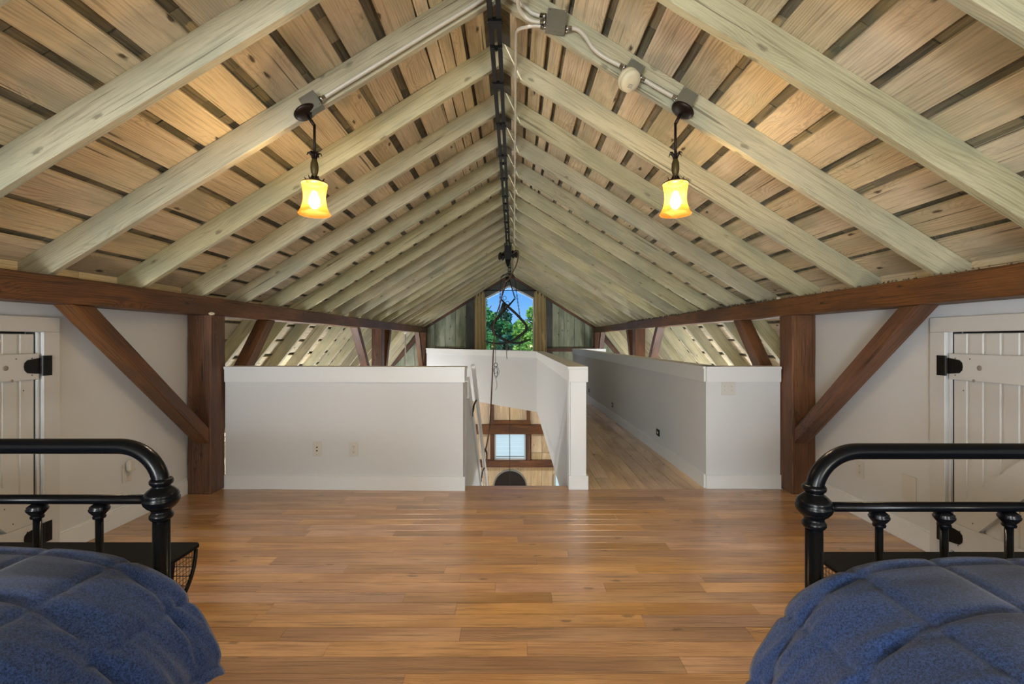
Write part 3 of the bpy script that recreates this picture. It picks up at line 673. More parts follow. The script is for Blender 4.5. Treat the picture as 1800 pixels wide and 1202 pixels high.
# ------------------------------------------------------------------ timber frame
XI = {-1: -2.39, 1: 2.20}; PW = .185
side = {-1: 'left', 1: 'right'}
ztop, zbot = 1.555, 1.413
for sg in (-1, 1):
    xc = XI[sg]+sg*PW/2
    for (ya, yb) in ((YB, 12.97),):
        o = timber('purlin_beam', (xc, ya, (ztop+zbot)/2), (xc, yb, (ztop+zbot)/2), PW, ztop-zbot, (0, 0, 1), M['beam'], None, seg=44, wob=.004, ch=.006, seed=3+sg)
        tag(o, 'long dark brown timber beam under the rafters along the %s side' % side[sg], 'beam', 'long eaves beams')
    for (yf, where, z0) in ((3.68, 'near the bed, foot on the oak floor', 0), (8.45, 'halfway down the loft behind low white wall', LZ), (12.72, 'in the far gable corner', LZ)):
        o = timber('timber_post', (xc, yf+PW/2, z0), (xc, yf+PW/2, zbot), PW, PW, (0, -1, 0), M['beam'], None, seg=10, wob=.003, ch=.007)
        tag(o, 'square dark brown post on the %s, %s' % (side[sg], where), 'post', 'square timber posts')
    def brace(ya, za, yb, zb_, w, label, name='knee_brace', xx=None):
        o = timber(name, (xx if xx else xc-sg*.03, ya, za), (xx if xx else xc-sg*.03, yb, zb_), .105, w, (0, 0, 1), M['beam'], None, cut0=0, cut1=0, seg=5, wob=.003, ch=.006)
        tag(o, label, 'brace', 'diagonal knee braces')
    def kb(yp, dr_, run, rise, w, label):
        """brace from post face at yp, low end zbot-rise, to the beam at yp+dr_*run; ends cut plumb and level"""
        x0 = XI[sg]+sg*.012; x1 = x0+sg*.115
        v = rise/math.hypot(run, rise)*w; t = w/ (rise/math.hypot(run, rise)); u = w/(run/math.hypot(run, rise))
        pts = [(yp, zbot-rise), (yp, zbot-rise-u), (yp+dr_*(run+t), zbot), (yp+dr_*run, zbot)]
        # local X along the brace so the grain follows it
        a = Vector((0, pts[0][0], pts[0][1])); b = Vector((0, pts[3][0], pts[3][1])); ax = (b-a).normalized()
        mw = Matrix((ax, Vector((1, 0, 0)), ax.cross(Vector((1, 0, 0))))).transposed().to_4x4()
        iv = mw.inverted(); V = [iv @ Vector((x0, y_, z_)) for y_, z_ in pts]+[iv @ Vector((x1, y_, z_)) for y_, z_ in pts]
        bm = bmesh.new(); vs = [bm.verts.new(p) for p in V]
        for f in ((0, 1, 2, 3), (7, 6, 5, 4), (0, 4, 5, 1), (1, 5, 6, 2), (2, 6, 7, 3), (3, 7, 4, 0)): bm.faces.new([vs[i] for i in f])
        bmesh.ops.recalc_face_normals(bm, faces=bm.faces[:])
        bmesh.ops.bevel(bm, geom=bm.edges[:], offset=.006, segments=1, affect='EDGES')
        me = bpy.data.meshes.new('knee_brace'); bm.to_mesh(me); bm.free()
        cc = sum((v_.co for v_ in me.vertices), Vector())/len(me.vertices)
        for v_ in me.vertices: v_.co -= cc
        o = link('knee_brace', me, M['beam'], None, mw @ Matrix.Translation(cc)); tag(o, label, 'brace', 'diagonal knee braces')
    s = side[sg]
    kb(3.68, -1, 1.0, .89, .092, 'diagonal brown brace in front of the white %s wall, rising from the near post' % s)
    kb(3.68+PW, 1, .695, .79, .112, 'wide diagonal brace seen over the low front wall just behind the near %s post' % s)
    kb(8.45, -1, 1.15, 1.45, .10, 'slim diagonal brace on the near side of the middle %s post' % s)
    kb(8.45+PW, 1, .42, 1.0, .12, 'diagonal brace on the far side of the middle %s post' % s)
    kb(12.72, -1, .75, 1.3, .12, 'diagonal brace leaning against the far gable post on the %s' % s)
    o = timber('gable_brace', (xc+sg*.1, 12.85, 1.36), (xc+sg*1.0, 12.85, .35), .1, .1, (0, -1, 0), M['beam'], None, seg=2)
    tag(o, 'thin dark diagonal in the far gable sloping outward from the %s corner post' % s, 'brace', 'gable diagonals')

# ------------------------------------------------------------------ pendants
def pendant(cx, cz, x, label, sg):
    T = empty('pendant_lamp', (x, 2.40, 1.86), label, 'lamp', 'amber pendant lamps')
    Y = 2.40
    nrm = Vector((sg*st, 0, ct))
    mw = Matrix.Translation((cx, Y, cz)) @ nrm.to_track_quat('Z', 'Y').to_matrix().to_4x4()
    MB().lathe([(0, -.020), (.012, -.020), (.03, -.016), (.048, -.009), (.058, -.002), (.061, .004), (.061, .010), (0, .010)], mw, 32).build('canopy', M['bronze'], T, True)
    j0 = Vector((cx, Y, cz))-nrm*.015; j1 = Vector((x, Y, cz-.065))
    MB().tube([j0, j0.lerp(j1, .5), j1], .0085, 10).build('swivel', M['bronze'], T, True)
    MB().tube([j1+Vector((0, 0, .004)), (x, Y, 2.17)], .0068, 10).build('rod', M['bronze'], T, True)
    hk = MB().lathe([(0, 2.172), (.008, 2.170), (.007, 2.150), (.012, 2.146), (.018, 2.125), (.0195, 2.10), (.0165, 2.078), (.012, 2.068), (.015, 2.062), (.012, 2.056), (.0145, 2.045), (.024, 2.034), (.04, 2.029), (0, 2.028)], Matrix.Translation((x, Y, 0)), 20, .06, 10).build('husk', M['bronzeleaf'], T, True)
    for k in range(6):
        a = 2*math.pi*k/6+.3; ca, sa = math.cos(a), math.sin(a)
        MB().tube([(x+r*ca, Y+r*sa, z) for r, z in ((.006, 2.15), (.012, 2.168), (.022, 2.180), (.031, 2.178), (.036, 2.166))], [.006, .007, .0065, .005, .002], 6, flat=.5).build('leaf', M['bronze'], hk, True)
        MB().tube([(x+r*ca, Y+r*sa, z) for r, z in ((.010, 2.062), (.018, 2.045), (.030, 2.036), (.041, 2.040), (.047, 2.052))], [.006, .007, .0065, .005, .002], 6, flat=.5).build('leaf', M['bronze'], hk, True)
    MB().lathe([(.012, 2.034), (.05, 2.030), (.063, 2.027), (.066, 2.022), (.062, 2.020)], Matrix.Translation((x, Y, 0)), 32).build('shade_cap', M['bronzeleaf'], T, True)
    prof = [(.064, 2.021), (.0625, 2.012), (.058, 1.99), (.0545, 1.965), (.054, 1.945), (.057, 1.92), (.063, 1.897), (.072, 1.877), (.079, 1.866), (.0785, 1.864), (.071, 1.878), (.061, 1.9), (.0545, 1.925), (.0515, 1.95), (.054, 1.98), (.06, 2.012)]
    MB().lathe(prof, Matrix.Translation((x, Y, 0)), 72, .012, 24).build('shade', M['shade'], T, True)
    MB().lathe([(0, 1.985), (.012, 1.982), (.016, 1.965), (.024, 1.945), (.027, 1.925), (.022, 1.905), (.01, 1.895), (0, 1.893)], Matrix.Translation((x, Y, 0)), 20).build('bulb', M['bulb'], T, True)
    l = light('pendant_light', 'POINT', (x, Y, 1.935), (0, 0, 0), 76, (1, .85, .66), .040); 
pendant(-1.068, 2.385, -1.025, 'left amber glass pendant lamp hanging from a rafter beside a straight conduit', -1)
pendant(.866, 2.395, .832, 'right amber glass pendant lamp hanging beyond the round smoke detector', 1)

# ------------------------------------------------------------------ conduits and boxes on the third rafter pair
YC = 2.40
def curve(pts, n=6):
    P = [Vector(p) for p in pts]; out = []
    for i in range(len(P)-1):
        p0 = P[max(i-1, 0)]; p1 = P[i]; p2 = P[i+1]; p3 = P[min(i+2, len(P)-1)]
        for k in range(n):
            t = k/n; out.append(.5*((2*p1)+(-p0+p2)*t+(2*p0-5*p1+4*p2-p3)*t*t+(-p0+3*p1-3*p2+p3)*t**3))
    out.append(P[-1]); return out
def ebox(cx, cz, size, label, tilt, depth=.05, lid=True, y=2.43):
    T = empty('junction_box', (cx, y, cz), label, 'electrical box', 'steel electrical boxes on the rafters')
    h = size/2; c, s = math.cos(tilt), math.sin(tilt)
    f = lambda a, b, yy: (cx+a*c-b*s, yy, cz+a*s+b*c)
    MB().prism([f(-h, -h, y-depth), f(h, -h, y-depth), f(h, h, y-depth), f(-h, h, y-depth)], (0, depth-.003, 0)).build('box', M['steel'], T)
    g = h*1.0
    MB().prism([f(-g, -g, y-depth-.004), f(g, -g, y-depth-.004), f(g, g, y-depth-.004), f(-g, g, y-depth-.004)], (0, .0035, 0)).build('cover', M['steel'], T)
    for a, b in ((-.8, .8), (.8, -.8), (.8, .8), (-.8, -.8)):
        p = Vector(f(a*h, b*h, y-depth-.004))
        MB().lathe([(0, 0), (.005, 0), (.004, .003), (0, .003)], Matrix.Translation(p) @ Matrix.Rotation(math.pi/2, 4, 'X'), 8).build('screw_head', M['chrome'], T)
    for a in (-.55, 0, .55):
        p0 = Vector(f(a*h, -h-.0005, y-depth*.5))
        MB().lathe([(0, 0), (.009, 0), (.009, .0008), (0, .001)], Matrix.Translation(p0) @ Matrix.Rotation(tilt, 4, 'Y').inverted() @ Matrix.Rotation(math.pi, 4, 'X'), 10).build('knockout', M['steel'], T)
    return T
ebox(-1.04, 2.435, .088, 'small steel box behind the canopy of the left pendant lamp', TH, .045)
ebox(.885, 2.455, .088, 'small steel box behind the canopy of the right pendant lamp', -TH, .045)
ebox(.218, 2.855, .10, 'large square steel junction box near the ridge with four conduits', R(-8), .05)
ebox(.615, 2.60, .085, 'small steel box carrying the round smoke detector', -TH, .045)
def pipe(name, pts, r, label, m=M['conduit'], ends=(), cat='conduit', n=10, group=None):
    T = empty(name, pts[0], label, cat, group)
    MB().tube(curve(pts), r, n).build('pipe', m, T, True)
    for (i, j) in ends:
        a = Vector(pts[i]); b = Vector(pts[j]); d = (b-a).normalized()
        MB().tube([a, a+d*.012, a+d*.013, a+d*.03], [r*1.5, r*1.5, r*1.25, r*1.25], 12).build('connector', M['chrome'], T, True)
    return T
g = 'grey conduits on the rafters'
pipe('conduit', [(-1.0, 2.415, 2.462), (-.7, 2.415, 2.648), (-.4, 2.415, 2.833), (-.19, 2.415, 2.962), (-.12, 2.40, 3.0), (-.04, 2.40, 2.99), (.05, 2.41, 2.945), (.10, 2.41, 2.905), (.165, 2.405, 2.885)], .0105, 'long straight conduit climbing the left rafter and over the ridge', ends=((0, 1), (-1, -2)), group=g)
pipe('conduit', [(.015, 1.4, 2.912), (.015, 2.1, 2.912), (.02, 2.33, 2.905), (.05, 2.395, 2.885), (.10, 2.405, 2.862), (.165, 2.405, 2.855)], .0105, 'conduit coming from overhead and bending into the large junction box', ends=((-1, -2),), group=g)
pipe('conduit', [(.168, 2.405, 2.826), (.12, 2.41, 2.84), (.06, 2.425, 2.843), (.02, 2.47, 2.855), (.012, 2.62, 2.885), (.012, 3.4, 2.893), (.012, 5, 2.893), (.012, 6.8, 2.893), (.012, 8.6, 2.893)], .0085, 'thin pale conduit running the length of the ridge beside the black track', ends=((0, 1),), group=g)
pipe('conduit', [(.268, 2.405, 2.822), (.32, 2.41, 2.825), (.365, 2.41, 2.79), (.41, 2.41, 2.725), (.47, 2.41, 2.678), (.575, 2.41, 2.622)], .0105, 'S shaped conduit between the large junction box and the smoke detector', ends=((0, 1), (-1, -2)), group=g)
pipe('conduit', [(.652, 2.41, 2.575), (.75, 2.41, 2.516), (.846, 2.41, 2.462)], .0105, 'short straight conduit between the smoke detector and right pendant lamp', ends=((0, 1), (-1, -2)), group=g)
T = empty('smoke_detector', (.578, 2.36, 2.53), 'round cream smoke detector on the right rafter beside a steel box', 'smoke detector')
nr = Vector((.30, -.55, -.62)).normalized()
mwd = Matrix.Translation((.582, 2.375, 2.545)) @ nr.to_track_quat('Z', 'Y').to_matrix().to_4x4()
MB().lathe([(0, -.012), (.05, -.012), (.056, -.008), (.057, .008), (.053, .014)], mwd, 36).build('base', M['cream'], T, True)
MB().lathe([(.053, .0145), (.054, .028), (.05, .036), (.03, .040), (0, .041)], mwd, 36).build('cover', M['cream'], T, True)
for k in (-1, 0, 1): MB().box((-.014, -.02+k*.007, .0395), (.014, -.017+k*.007, .0415)).build('vent_slot', M['knot'], T, mw=mwd)
T = empty('smoke_detector', (-2.3, 12.8, 1.68), 'tiny white detector at the far left end of the roof', 'smoke detector')
MB().lathe([(0, .0), (.05, .0), (.07, -.02), (.07, -.05), (.05, -.07), (0, -.075)], Matrix.Translation((-2.29, 12.75, 1.74)), 20).build('cover', M['plate'], T, True)

# ------------------------------------------------------------------ hay track, trolley and grapple
TX = -.10
tr = empty('hay_track', (TX, 5, 2.9), 'black double iron hay track running under the ridge', 'track')
for sx in (-1, 1):
    MB().box((TX+sx*.022-(.013 if sx > 0 else .013), YB+.01, 2.885), (TX+sx*.022+.013, 12.6, 2.925)).build('rail', M['iron'], tr)
k = -10; ys = []
while 1.86+.598*k < 12.5: ys.append(1.86+.598*k); k += 1
for y in ys:
    b = MB(); b.box((TX-.036, y-.03, 2.878), (TX+.036, y+.03, 2.90)); b.box((TX-.02, y-.012, 2.90), (TX-.012, y+.012, 2.995)); b.box((TX+.012, y-.012, 2.90), (TX+.02, y+.012, 2.995))
    b.tube([(TX-.042, y+.015, 2.90), (TX+.042, y+.015, 2.90)], .008, 8)
    b.build('hanger', M['iron'], tr)
for y in (2.66, 3.6, 4.4, 5.7, 7.0):
    b = MB(); b.box((TX-.035, y-.012, 2.876), (TX+.035, y+.012, 2.892)); b.tube([(TX, y, 2.868), (TX, y, 2.88)], .010, 8); b.build('bolt_plate', M['iron'], tr)
TY = 8.2
def q(px, py, dy=0): return Vector(((px-903)*.01, TY+dy, 1.22+(597-py)*.01))   # drawing units of 1 cm on the plane of the grapple
T = empty('hay_trolley', (TX, TY, 2.7), 'black cast iron hay trolley with two sheaves hanging on the track', 'trolley')
b = MB(); b.prism([(TX-.05, TY-.09, 2.62), (TX+.05, TY-.09, 2.62), (TX+.07, TY-.09, 2.74), (TX+.05, TY-.09, 2.86), (TX-.05, TY-.09, 2.86), (TX-.07, TY-.09, 2.74)], (0, .18, 0)); b.build('body', M['iron'], T)
b = MB(); b.prism([(TX-.02, TY-.07, 2.50), (TX+.02, TY-.07, 2.50), (TX+.05, TY-.05, 2.62), (TX-.05, TY-.05, 2.62)], (0, .1, 0)); b.build('yoke', M['iron'], T)
for (sx, zc) in ((-1, 2.68), (1, 2.72)):
    mw = Matrix.Translation((TX+sx*.115, TY-.03, zc)) @ Matrix.Rotation(R(90), 4, 'Y') @ Matrix.Rotation(R(sx*30), 4, 'X')
    MB().lathe([(0, -.04), (.03, -.04), (.06, -.036), (.072, -.03), (.05, -.012), (.046, 0), (.05, .012), (.072, .03), (.06, .036), (.03, .04), (0, .04)], mw, 28).build('sheave', M['iron'], T, True)
    MB().tube([(TX, TY-.02, zc), (TX+sx*.15, TY-.03, zc)], .012, 8).build('axle', M['iron'], T, True)
for sx in (-1, 1):
    for dy in (-.07, .07):
        MB().lathe([(0, -.01), (.03, -.01), (.03, .01), (0, .01)], Matrix.Translation((TX+sx*.052, TY+dy, 2.88)) @ Matrix.Rotation(R(90), 4, 'Y'), 16).build('wheel', M['iron'], T, True)
def chain(name, a, b, parent, link_=.022, r=.0035, m=M['rust'], sag=0):
    a = Vector(a); b = Vector(b); n = max(2, int((b-a).length/(link_*1.45))); d = (b-a).normalized()
    sd = d.cross(Vector((0, 1, 0))).normalized(); fd = d.cross(sd)
    o = MB()
    for i in range(n):
        c = a.lerp(b, (i+.5)/n)+Vector((0, 0, -sag*math.sin(math.pi*(i+.5)/n))); s = sd if i % 2 else fd
        pts = [c+d*math.cos(t)*link_+s*math.sin(t)*link_*.5 for t in [2*math.pi*k/10 for k in range(10)]]
        o.tube(pts, r, 5, closed=True)
    return o.build(name, m, parent, True)
G = empty('hay_grapple', (TX, TY, 2.3), 'iron hay grapple of crossed curved tines hanging below the trolley', 'grapple')
chain('hook_chain', (TX, TY, 2.495), (TX, TY, 2.34), G, .026, .006, M['steel'])
b = MB()
for k in range(7):
    a = k*.9; c0 = Vector((TX+.035*math.cos(a*2), TY+.02*math.sin(a), 2.33+.03*math.sin(a*3)))
    b.tube([c0+Vector((.022*math.cos(t), .012*math.sin(t+a), .022*math.sin(t))) for t in [2*math.pi*i/10 for i in range(10)]], .006, 5, closed=True)
b.build('chain_bundle', M['steel'], G, True)
MB().lathe([(0, -.06), (.03, -.05), (.045, 0), (.04, .035), (0, .04)], Matrix.Translation((TX-.01, TY, 2.285)), 16).build('block', M['iron'], G, True)
MB().tube([q(880, 488), q(884, 484), q(893, 481), q(902, 484), q(906, 488)], [.008, .011, .014, .011, .008], 8).build('spreader_bar', M['iron'], G, True)
A_ = [(881, 525.7), (885, 530.5), (890.3, 536.5), (897.5, 543), (904.9, 549.5), (912.5, 557.2), (920, 565.7), (924.4, 571), (925.5, 575.5), (924, 580.5), (920, 585), (912.5, 591), (905, 596), (898, 600), (890.8, 602), (881, 603.6), (872.4, 603.6), (862, 602), (852, 599)]
B_ = [(905, 524.6), (896, 535), (887.6, 544), (880, 552.3), (872.4, 561.4), (867, 568), (865.4, 574.4), (866.2, 580.5), (869, 586), (875.5, 591), (883, 595.5), (887.5, 597.8), (892, 599.6), (898, 601.6), (905, 602.8), (912.5, 602.5), (920, 600.9), (927, 598.8), (933.6, 596)]
for nm, P_, dy, r0 in (('tine', A_, -.012, 1), ('tine', B_, .012, 1)):
    rr = [.008, .010, .012]+[.013]*9+[.011, .010, .010, .010, .009, .007, .003]
    MB().tube(curve([q(a, c, dy) for a, c in P_], 2), [rr[min(i//2, 18)] for i in range(37)], 8, flat=1.75).build(nm, M['darkiron'], G, True)
MB().lathe([(0, -.035), (.03, -.035), (.03, .035), (0, .035)], Matrix.Translation(q(890.5, 537)) @ Matrix.Rotation(R(90), 4, 'X'), 16).build('pivot_bolt', M['rust'], G, True)
MB().lathe([(0, -.03), (.016, -.03), (.016, .03), (0, .03)], Matrix.Translation(q(891.5, 600.5)) @ Matrix.Rotation(R(90), 4, 'X'), 12).build('pin', M['rope'], G, True)
for pxy, r in (((887, 524), .03), ((892, 533), .03), ((887, 551), .028), ((885, 556), .025), ((880.5, 524), .016), ((905.5, 524), .016)):
    c0 = q(*pxy, -.03); MB().tube([c0+Vector((r*math.cos(t), .004*math.sin(2*t), r*1.2*math.sin(t))) for t in [2*math.pi*i/14 for i in range(14)]], .0045, 6, closed=True).build('ring', M['rust'], G, True)
MB().tube([q(892, 491), q(887, 508), q(881.5, 524)], .007, 6).build('link_rod', M['rust'], G, True)
MB().tube([q(895, 491), q(900, 507), q(905, 523)], .010, 6).build('link_rod', M['rust'], G, True)
MB().tube([q(886, 533, -.03), q(884, 542, -.03), q(882, 550, -.03)], [.03, .042, .022], 8, flat=.5).build('latch_plate', M['rust'], G, True)
chain('chain', q(881, 489), q(879, 524), G, .02, .004)
chain('chain', q(879, 526), q(877, 556), G, .02, .004)
chain('chain', q(905, 489), q(908, 515), G, .02, .004)
chain('chain', q(908, 515), q(914, 557), G, .02, .004)
def rope(name, pts, r, label, m, tw=True, cat='rope', n=7):
    o = MB().tube(curve(pts, 6), r, n).build(name, m, None, True); return tag(o, label, cat)
def P3(px, py, Y): return ((px-903)/820*Y, Y, 1.22+(597-py)/820*Y)
rope('trip_rope', [(-.005, 8.10, 2.72), (.06, 8.06, 2.76), (.085, 8.04, 2.70), (.05, 8.02, 2.52), (0, 8.0, 2.41), (-.09, 8.0, 2.25), (-.155, 8.0, 2.2), (-.225, 8.0, 1.87), (-.333, 8.0, 1.53), (-.335, 7.95, 1.3), (-.34, 7.8, 1.03), (-.345, 7.3, .42), (-.352, 6.9, -.02), (-.352, 6.2, -.14), (-.348, 5.6, -.12), (-.375, 5.45, -.10), (-.36, 5.38, -.04), (-.318, 5.42, -.08), (-.32, 5.55, -.22)], .0105, 'long brown trip rope running from the trolley down to the stair handrail', M['rope'])
rope('centre_rope', [q(891.5, 538, -.03), q(891, 570, -.035), q(891, 602, -.045), q(891.5, 611, -.04), q(890.6, 620, -.04), q(891.2, 631, -.04)], .0055, 'thin dark rope dropping through the middle of the grapple with a frayed knot', M['darkrope'])
b = MB(); b.tube(curve([q(870.5, 604, -.04), q(871, 620, -.04), q(871.4, 637, -.04)]), .004, 6)
b.tube([q(871.6+3*math.cos(t), 641+3.4*math.sin(t), -.04) for t in [2*math.pi*i/12 for i in range(12)]], .006, 6, closed=True)
for k, (w, l) in enumerate(((3.5, 12), (2.5, 20), (4.5, 17))):
    b.tube([q(872+w*math.sin(t)+(k-1), 644+l/2-l/2*math.cos(t), -.05-.01*k) for t in [2*math.pi*i/16 for i in range(16)]], .0035, 6, closed=True)
b.tube(curve([q(873, 645, -.04), q(875, 655, -.04), q(872, 666, -.04), q(874, 676, -.04), q(871.5, 685, -.04)]), .0035, 6)
tag(b.build('coiled_cord', M['darkrope'], None, True), 'thin grey cord tied in a hanging coil beside the long rope', 'cord')
rope('long_rope', [(-.108, 12.66, .1), (-.112, 12.66, -1.0), (-.108, 12.66, -2.0), (-.11, 12.66, -3.0)], .009, 'dark cord hanging in front of the downstairs window and arched door', M['darkrope'])

# ------------------------------------------------------------------ curtains and rod
T = empty('curtain_rod', (-.1, 12.9, 2.58), 'thin black curtain rod across the pointed gable window', 'curtain rod')
MB().tube([(-.98, 12.90, 2.585), (.78, 12.90, 2.585)], .011, 8).build('rod', M['iron'], T, True)
for sx in (-.98, .78): MB().lathe([(0, -.02), (.02, -.01), (.022, .01), (0, .025)], Matrix.Translation((sx, 12.90, 2.585)) @ Matrix.Rotation(R(90), 4, 'Y'), 10).build('finial', M['iron'], T, True)
def curtain(x0, x1, flare, label):
    nx, nz = 60, 24; V = []; F = []
    for j in range(nz+1):
        t = j/nz; z = 2.56-t*2.1
        for i in range(nx+1):
            u = i/nx; x = x0+(x1-x0)*u+flare*t*u
            V.append((x, 12.90+.05*math.sin(u*math.pi*7+.7*math.sin(t*3))*(1-.2*t)-.008*math.sin(u*math.pi*19), z))
    for j in range(nz):
        for i in range(nx):
            a = j*(nx+1)+i; F.append((a, a+1, a+nx+2, a+nx+1))
    me_ = put('curtain', V, F, M['curtain'], None, None, True)
    sm = me_.modifiers.new('thick', 'SOLIDIFY'); sm.thickness = .004
    tag(me_, label, 'curtain', 'linen curtains at the gable window')
curtain(-1.08, -.80, .06, 'beige linen curtain hanging on the left of the gable window')
curtain(.56, .88, .04, 'beige linen curtain hanging on the right of the gable window')

# ------------------------------------------------------------------ stair, guard and handrail
ST = empty('staircase', (0, 3.9, -.2), 'oak stair descending from the loft floor between white walls', 'stairs')
rise, run = .205, .25
for i in range(20):
    z = -rise*(i+1); y = 3.905+run*i
    if z < LZ+.05: break
    timber('tread', (-.37, y+run/2, z-.015), (.44, y+run/2, z-.015), run+.03, .03, (0, 0, 1), M['hallfloor'], ST, seg=1)
    bbox('riser', (-.37, y-.006, z), (.44, y+.006, z+rise-.035), M['trim'], ST, 0)
MB().prism([(-.455, 3.91, -.22), (-.455, 3.91, .86), (-.455, 4.0, .86), (-.455, 8.6, -3.05), (-.455, 8.6, LZ), (-.455, 3.91, LZ)], (.055, 0, 0)).build('stair_guard', M['wall'], ST)
HR = empty('handrail', (-.35, 4.0, .9), 'white stair handrail on black brackets descending beside the guard', 'handrail')
MB().tube([(-.349, 3.99, .995), (-.349, 4.02, .975), (-.349, 8.3, -2.53)], .021, 16).build('rail', M['trim'], HR, True)
MB().lathe([(0, 0), (.020, 0), (.022, -.004)], Matrix.Translation((-.349, 3.985, .997)) @ Matrix.Rotation(R(52), 4, 'X'), 16).build('rail_end', M['trim'], HR, True)
MB().prism([(-.399, 3.97, .72), (-.399, 3.97, .90), (-.399, 4.03, .90), (-.399, 8.5, -2.88), (-.399, 8.5, -3.0), (-.399, 4.1, .72)], (.018, 0, 0)).build('mounting_board', M['trim'], HR)
for y in (4.38, 5.55, 6.8, 8.0):
    z = .975-.8185*(y-4.02)
    bk = MB().tube(curve([(-.38, y-.06, z-.13), (-.372, y-.03, z-.075), (-.36, y, z-.045), (-.349, y, z-.024)], 4), [.011]*4+[.008]*8+[.012], 8).build('bracket', M['iron'], HR, True)
    bbox('bracket_plate', (-.381, y-.085, z-.17), (-.376, y-.035, z-.09), M['iron'], bk, .002)

# white rod hanging under the left beam
T = empty('hanging_rod', (-2.47, 10.65, 1.3), 'thin white fan downrod with a small cup hanging under the left beam', 'rod')
MB().tube([(-2.47, 10.65, 1.41), (-2.47, 10.65, -.6)], .016, 10).build('rod', M['plate'], T, True)
MB().lathe([(0, 1.412), (.055, 1.412), (.05, 1.385), (.025, 1.36), (.017, 1.35)], Matrix.Translation((-2.47, 10.65, 0)), 20).build('cup', M['plate'], T, True)

# ------------------------------------------------------------------ wall plates
def plate(kind, pos, axis, w, h, label, name='outlet', cat='outlet', group='white wall plates', col=None):
    """axis: 'Y' faces the camera, '+X'/'-X' face along x"""
    T = empty(name, pos, label, cat, group)
    if axis == 'Y': mw = Matrix.Translation(pos)
    elif axis == '+X': mw = Matrix.Translation(pos) @ Matrix.Rotation(R(90), 4, 'Z')
    else: mw = Matrix.Translation(pos) @ Matrix.Rotation(R(-90), 4, 'Z')
    # local: x across, -y out of the wall, z up
    def lb(nm, a, b, m, bev=.0015):
        bm = bmesh.new(); bmesh.ops.create_cube(bm, size=1); s_ = [abs(b[i]-a[i]) for i in range(3)]; c_ = Vector([(a[i]+b[i])/2 for i in range(3)])
        for v in bm.verts: v.co = Vector((v.co.x*s_[0], v.co.y*s_[1], v.co.z*s_[2]))
        if bev: bmesh.ops.bevel(bm, geom=bm.edges[:], offset=min(bev, min(s_)*.4), segments=1, affect='EDGES')
        me = bpy.data.meshes.new(nm); bm.to_mesh(me); bm.free(); return link(nm, me, m, T, mw @ Matrix.Translation(c_))
    lb('cover', (-w/2, -.006, -h/2), (w/2, -.0005, h/2), col or M['plate'])
    if kind == 'duplex':
        for sz in (-1, 1):
            lb('socket', (-.016, -.0085, sz*.0215-.014), (.016, -.0055, sz*.0215+.014), M['plate'])
            for a in (-.0065, .0055): lb('slot', (a, -.0092, sz*.0215-.003), (a+.002, -.0086, sz*.0215+.007), M['slot'], 0)
            lb('slot', (-.002, -.0092, sz*.0215-.010), (.002, -.0086, sz*.0215-.006), M['slot'], 0)
        lb('screw', (-.002, -.0075, -.002), (.002, -.006, .002), M['steel'], 0)
    if kind == 'coax':
        for sz in (-1, 1):
            MB().lathe([(.0, .012), (.003, .012), (.0055, .008), (.0055, 0)], mw @ Matrix.Translation((0, -.006, sz*.014)) @ Matrix.Rotation(R(90), 4, 'X'), 10).build('jack', M['slot'], T, True)
        for sz in (-1, 1): lb('screw', (-.002, -.0075, sz*.045-.002), (.002, -.006, sz*.045+.002), M['steel'], 0)
    if kind == 'double':
        for sx in (-1, 1):
            for sz in (-1, 1): lb('socket', (sx*.028-.012, -.0085, sz*.015-.010), (sx*.028+.012, -.0055, sz*.015+.010), M['plate']); lb('slot', (sx*.028-.004, -.0092, sz*.015-.003), (sx*.028-.002, -.0086, sz*.015+.004), M['slot'], 0)
    if kind == 'step':
        lb('lens', (-.018, -.009, -.012), (.018, -.006, .012), M['plate'])
    if kind == 'plug':
        lb('socket', (-.016, -.0085, -.0355), (.016, -.0055, -.0075), M['plate'])
        for a in (-.0065, .0055): lb('slot', (a, -.0092, -.0245), (a+.002, -.0086, -.0145), M['slot'], 0)
        lb('slot', (-.002, -.0092, -.0335), (.002, -.0086, -.0295), M['slot'], 0)
    return T, lb
plate('duplex', (-1.302, 3.8005, .33), 'Y', .072, .116, 'white power outlet on the low front wall, nearer the stair')
plate('coax', (-1.603, 3.8095, .33), 'Y', .072, .116, 'plate with two dark cable jacks on the low front wall', 'cable_plate', 'cable outlet')
plate('double', (1.761, 3.832, .823), 'Y', .113, .113, 'square double plate high on the short right front wall', 'double_outlet')
T, lb = plate('plug', (-2.589, 3.12, .33), '+X', .072, .116, 'power outlet on the left wall with a plug-in unit above', 'outlet')
T2 = empty('night_light', (-2.58, 3.12, .36), 'white rounded plug-in unit in the left wall outlet', 'night light')
me = bpy.data.meshes.new('body'); bm = bmesh.new(); bmesh.ops.create_cube(bm, size=1)
for v in bm.verts: v.co = Vector((v.co.x*.038, v.co.y*.05, v.co.z*.078))
bmesh.ops.bevel(bm, geom=bm.edges[:], offset=.012, segments=3, affect='EDGES'); bm.to_mesh(me); bm.free()
link('body', me, M['plate'], T2, Matrix.Translation((-2.562, 3.12, .378)))
bbox('lens', (-2.560, 3.097, .345), (-2.542, 3.143, .352), M['cream'], T2)
plate('duplex', (2.384, 3.206, .33), '-X', .072, .116, 'white power outlet on the right wall near the post')
plate('blank', (2.384, 2.81, .325), '-X', .10, .155, 'blank square access plate low on the right wall beside the door', 'blank_plate', 'wall plate')
for (Y, lab) in ((5.03, 'nearest'), (7.17, 'middle'), (9.2, 'farthest')):
    xh = 1.58-.01772*(Y-3.84)
    plate('step', (xh-.001, Y, .22), '-X', .105, .072, 'small black step light low on the hall wall, the %s of three' % lab, 'step_light', 'step light', 'hall step lights', M['iron'])

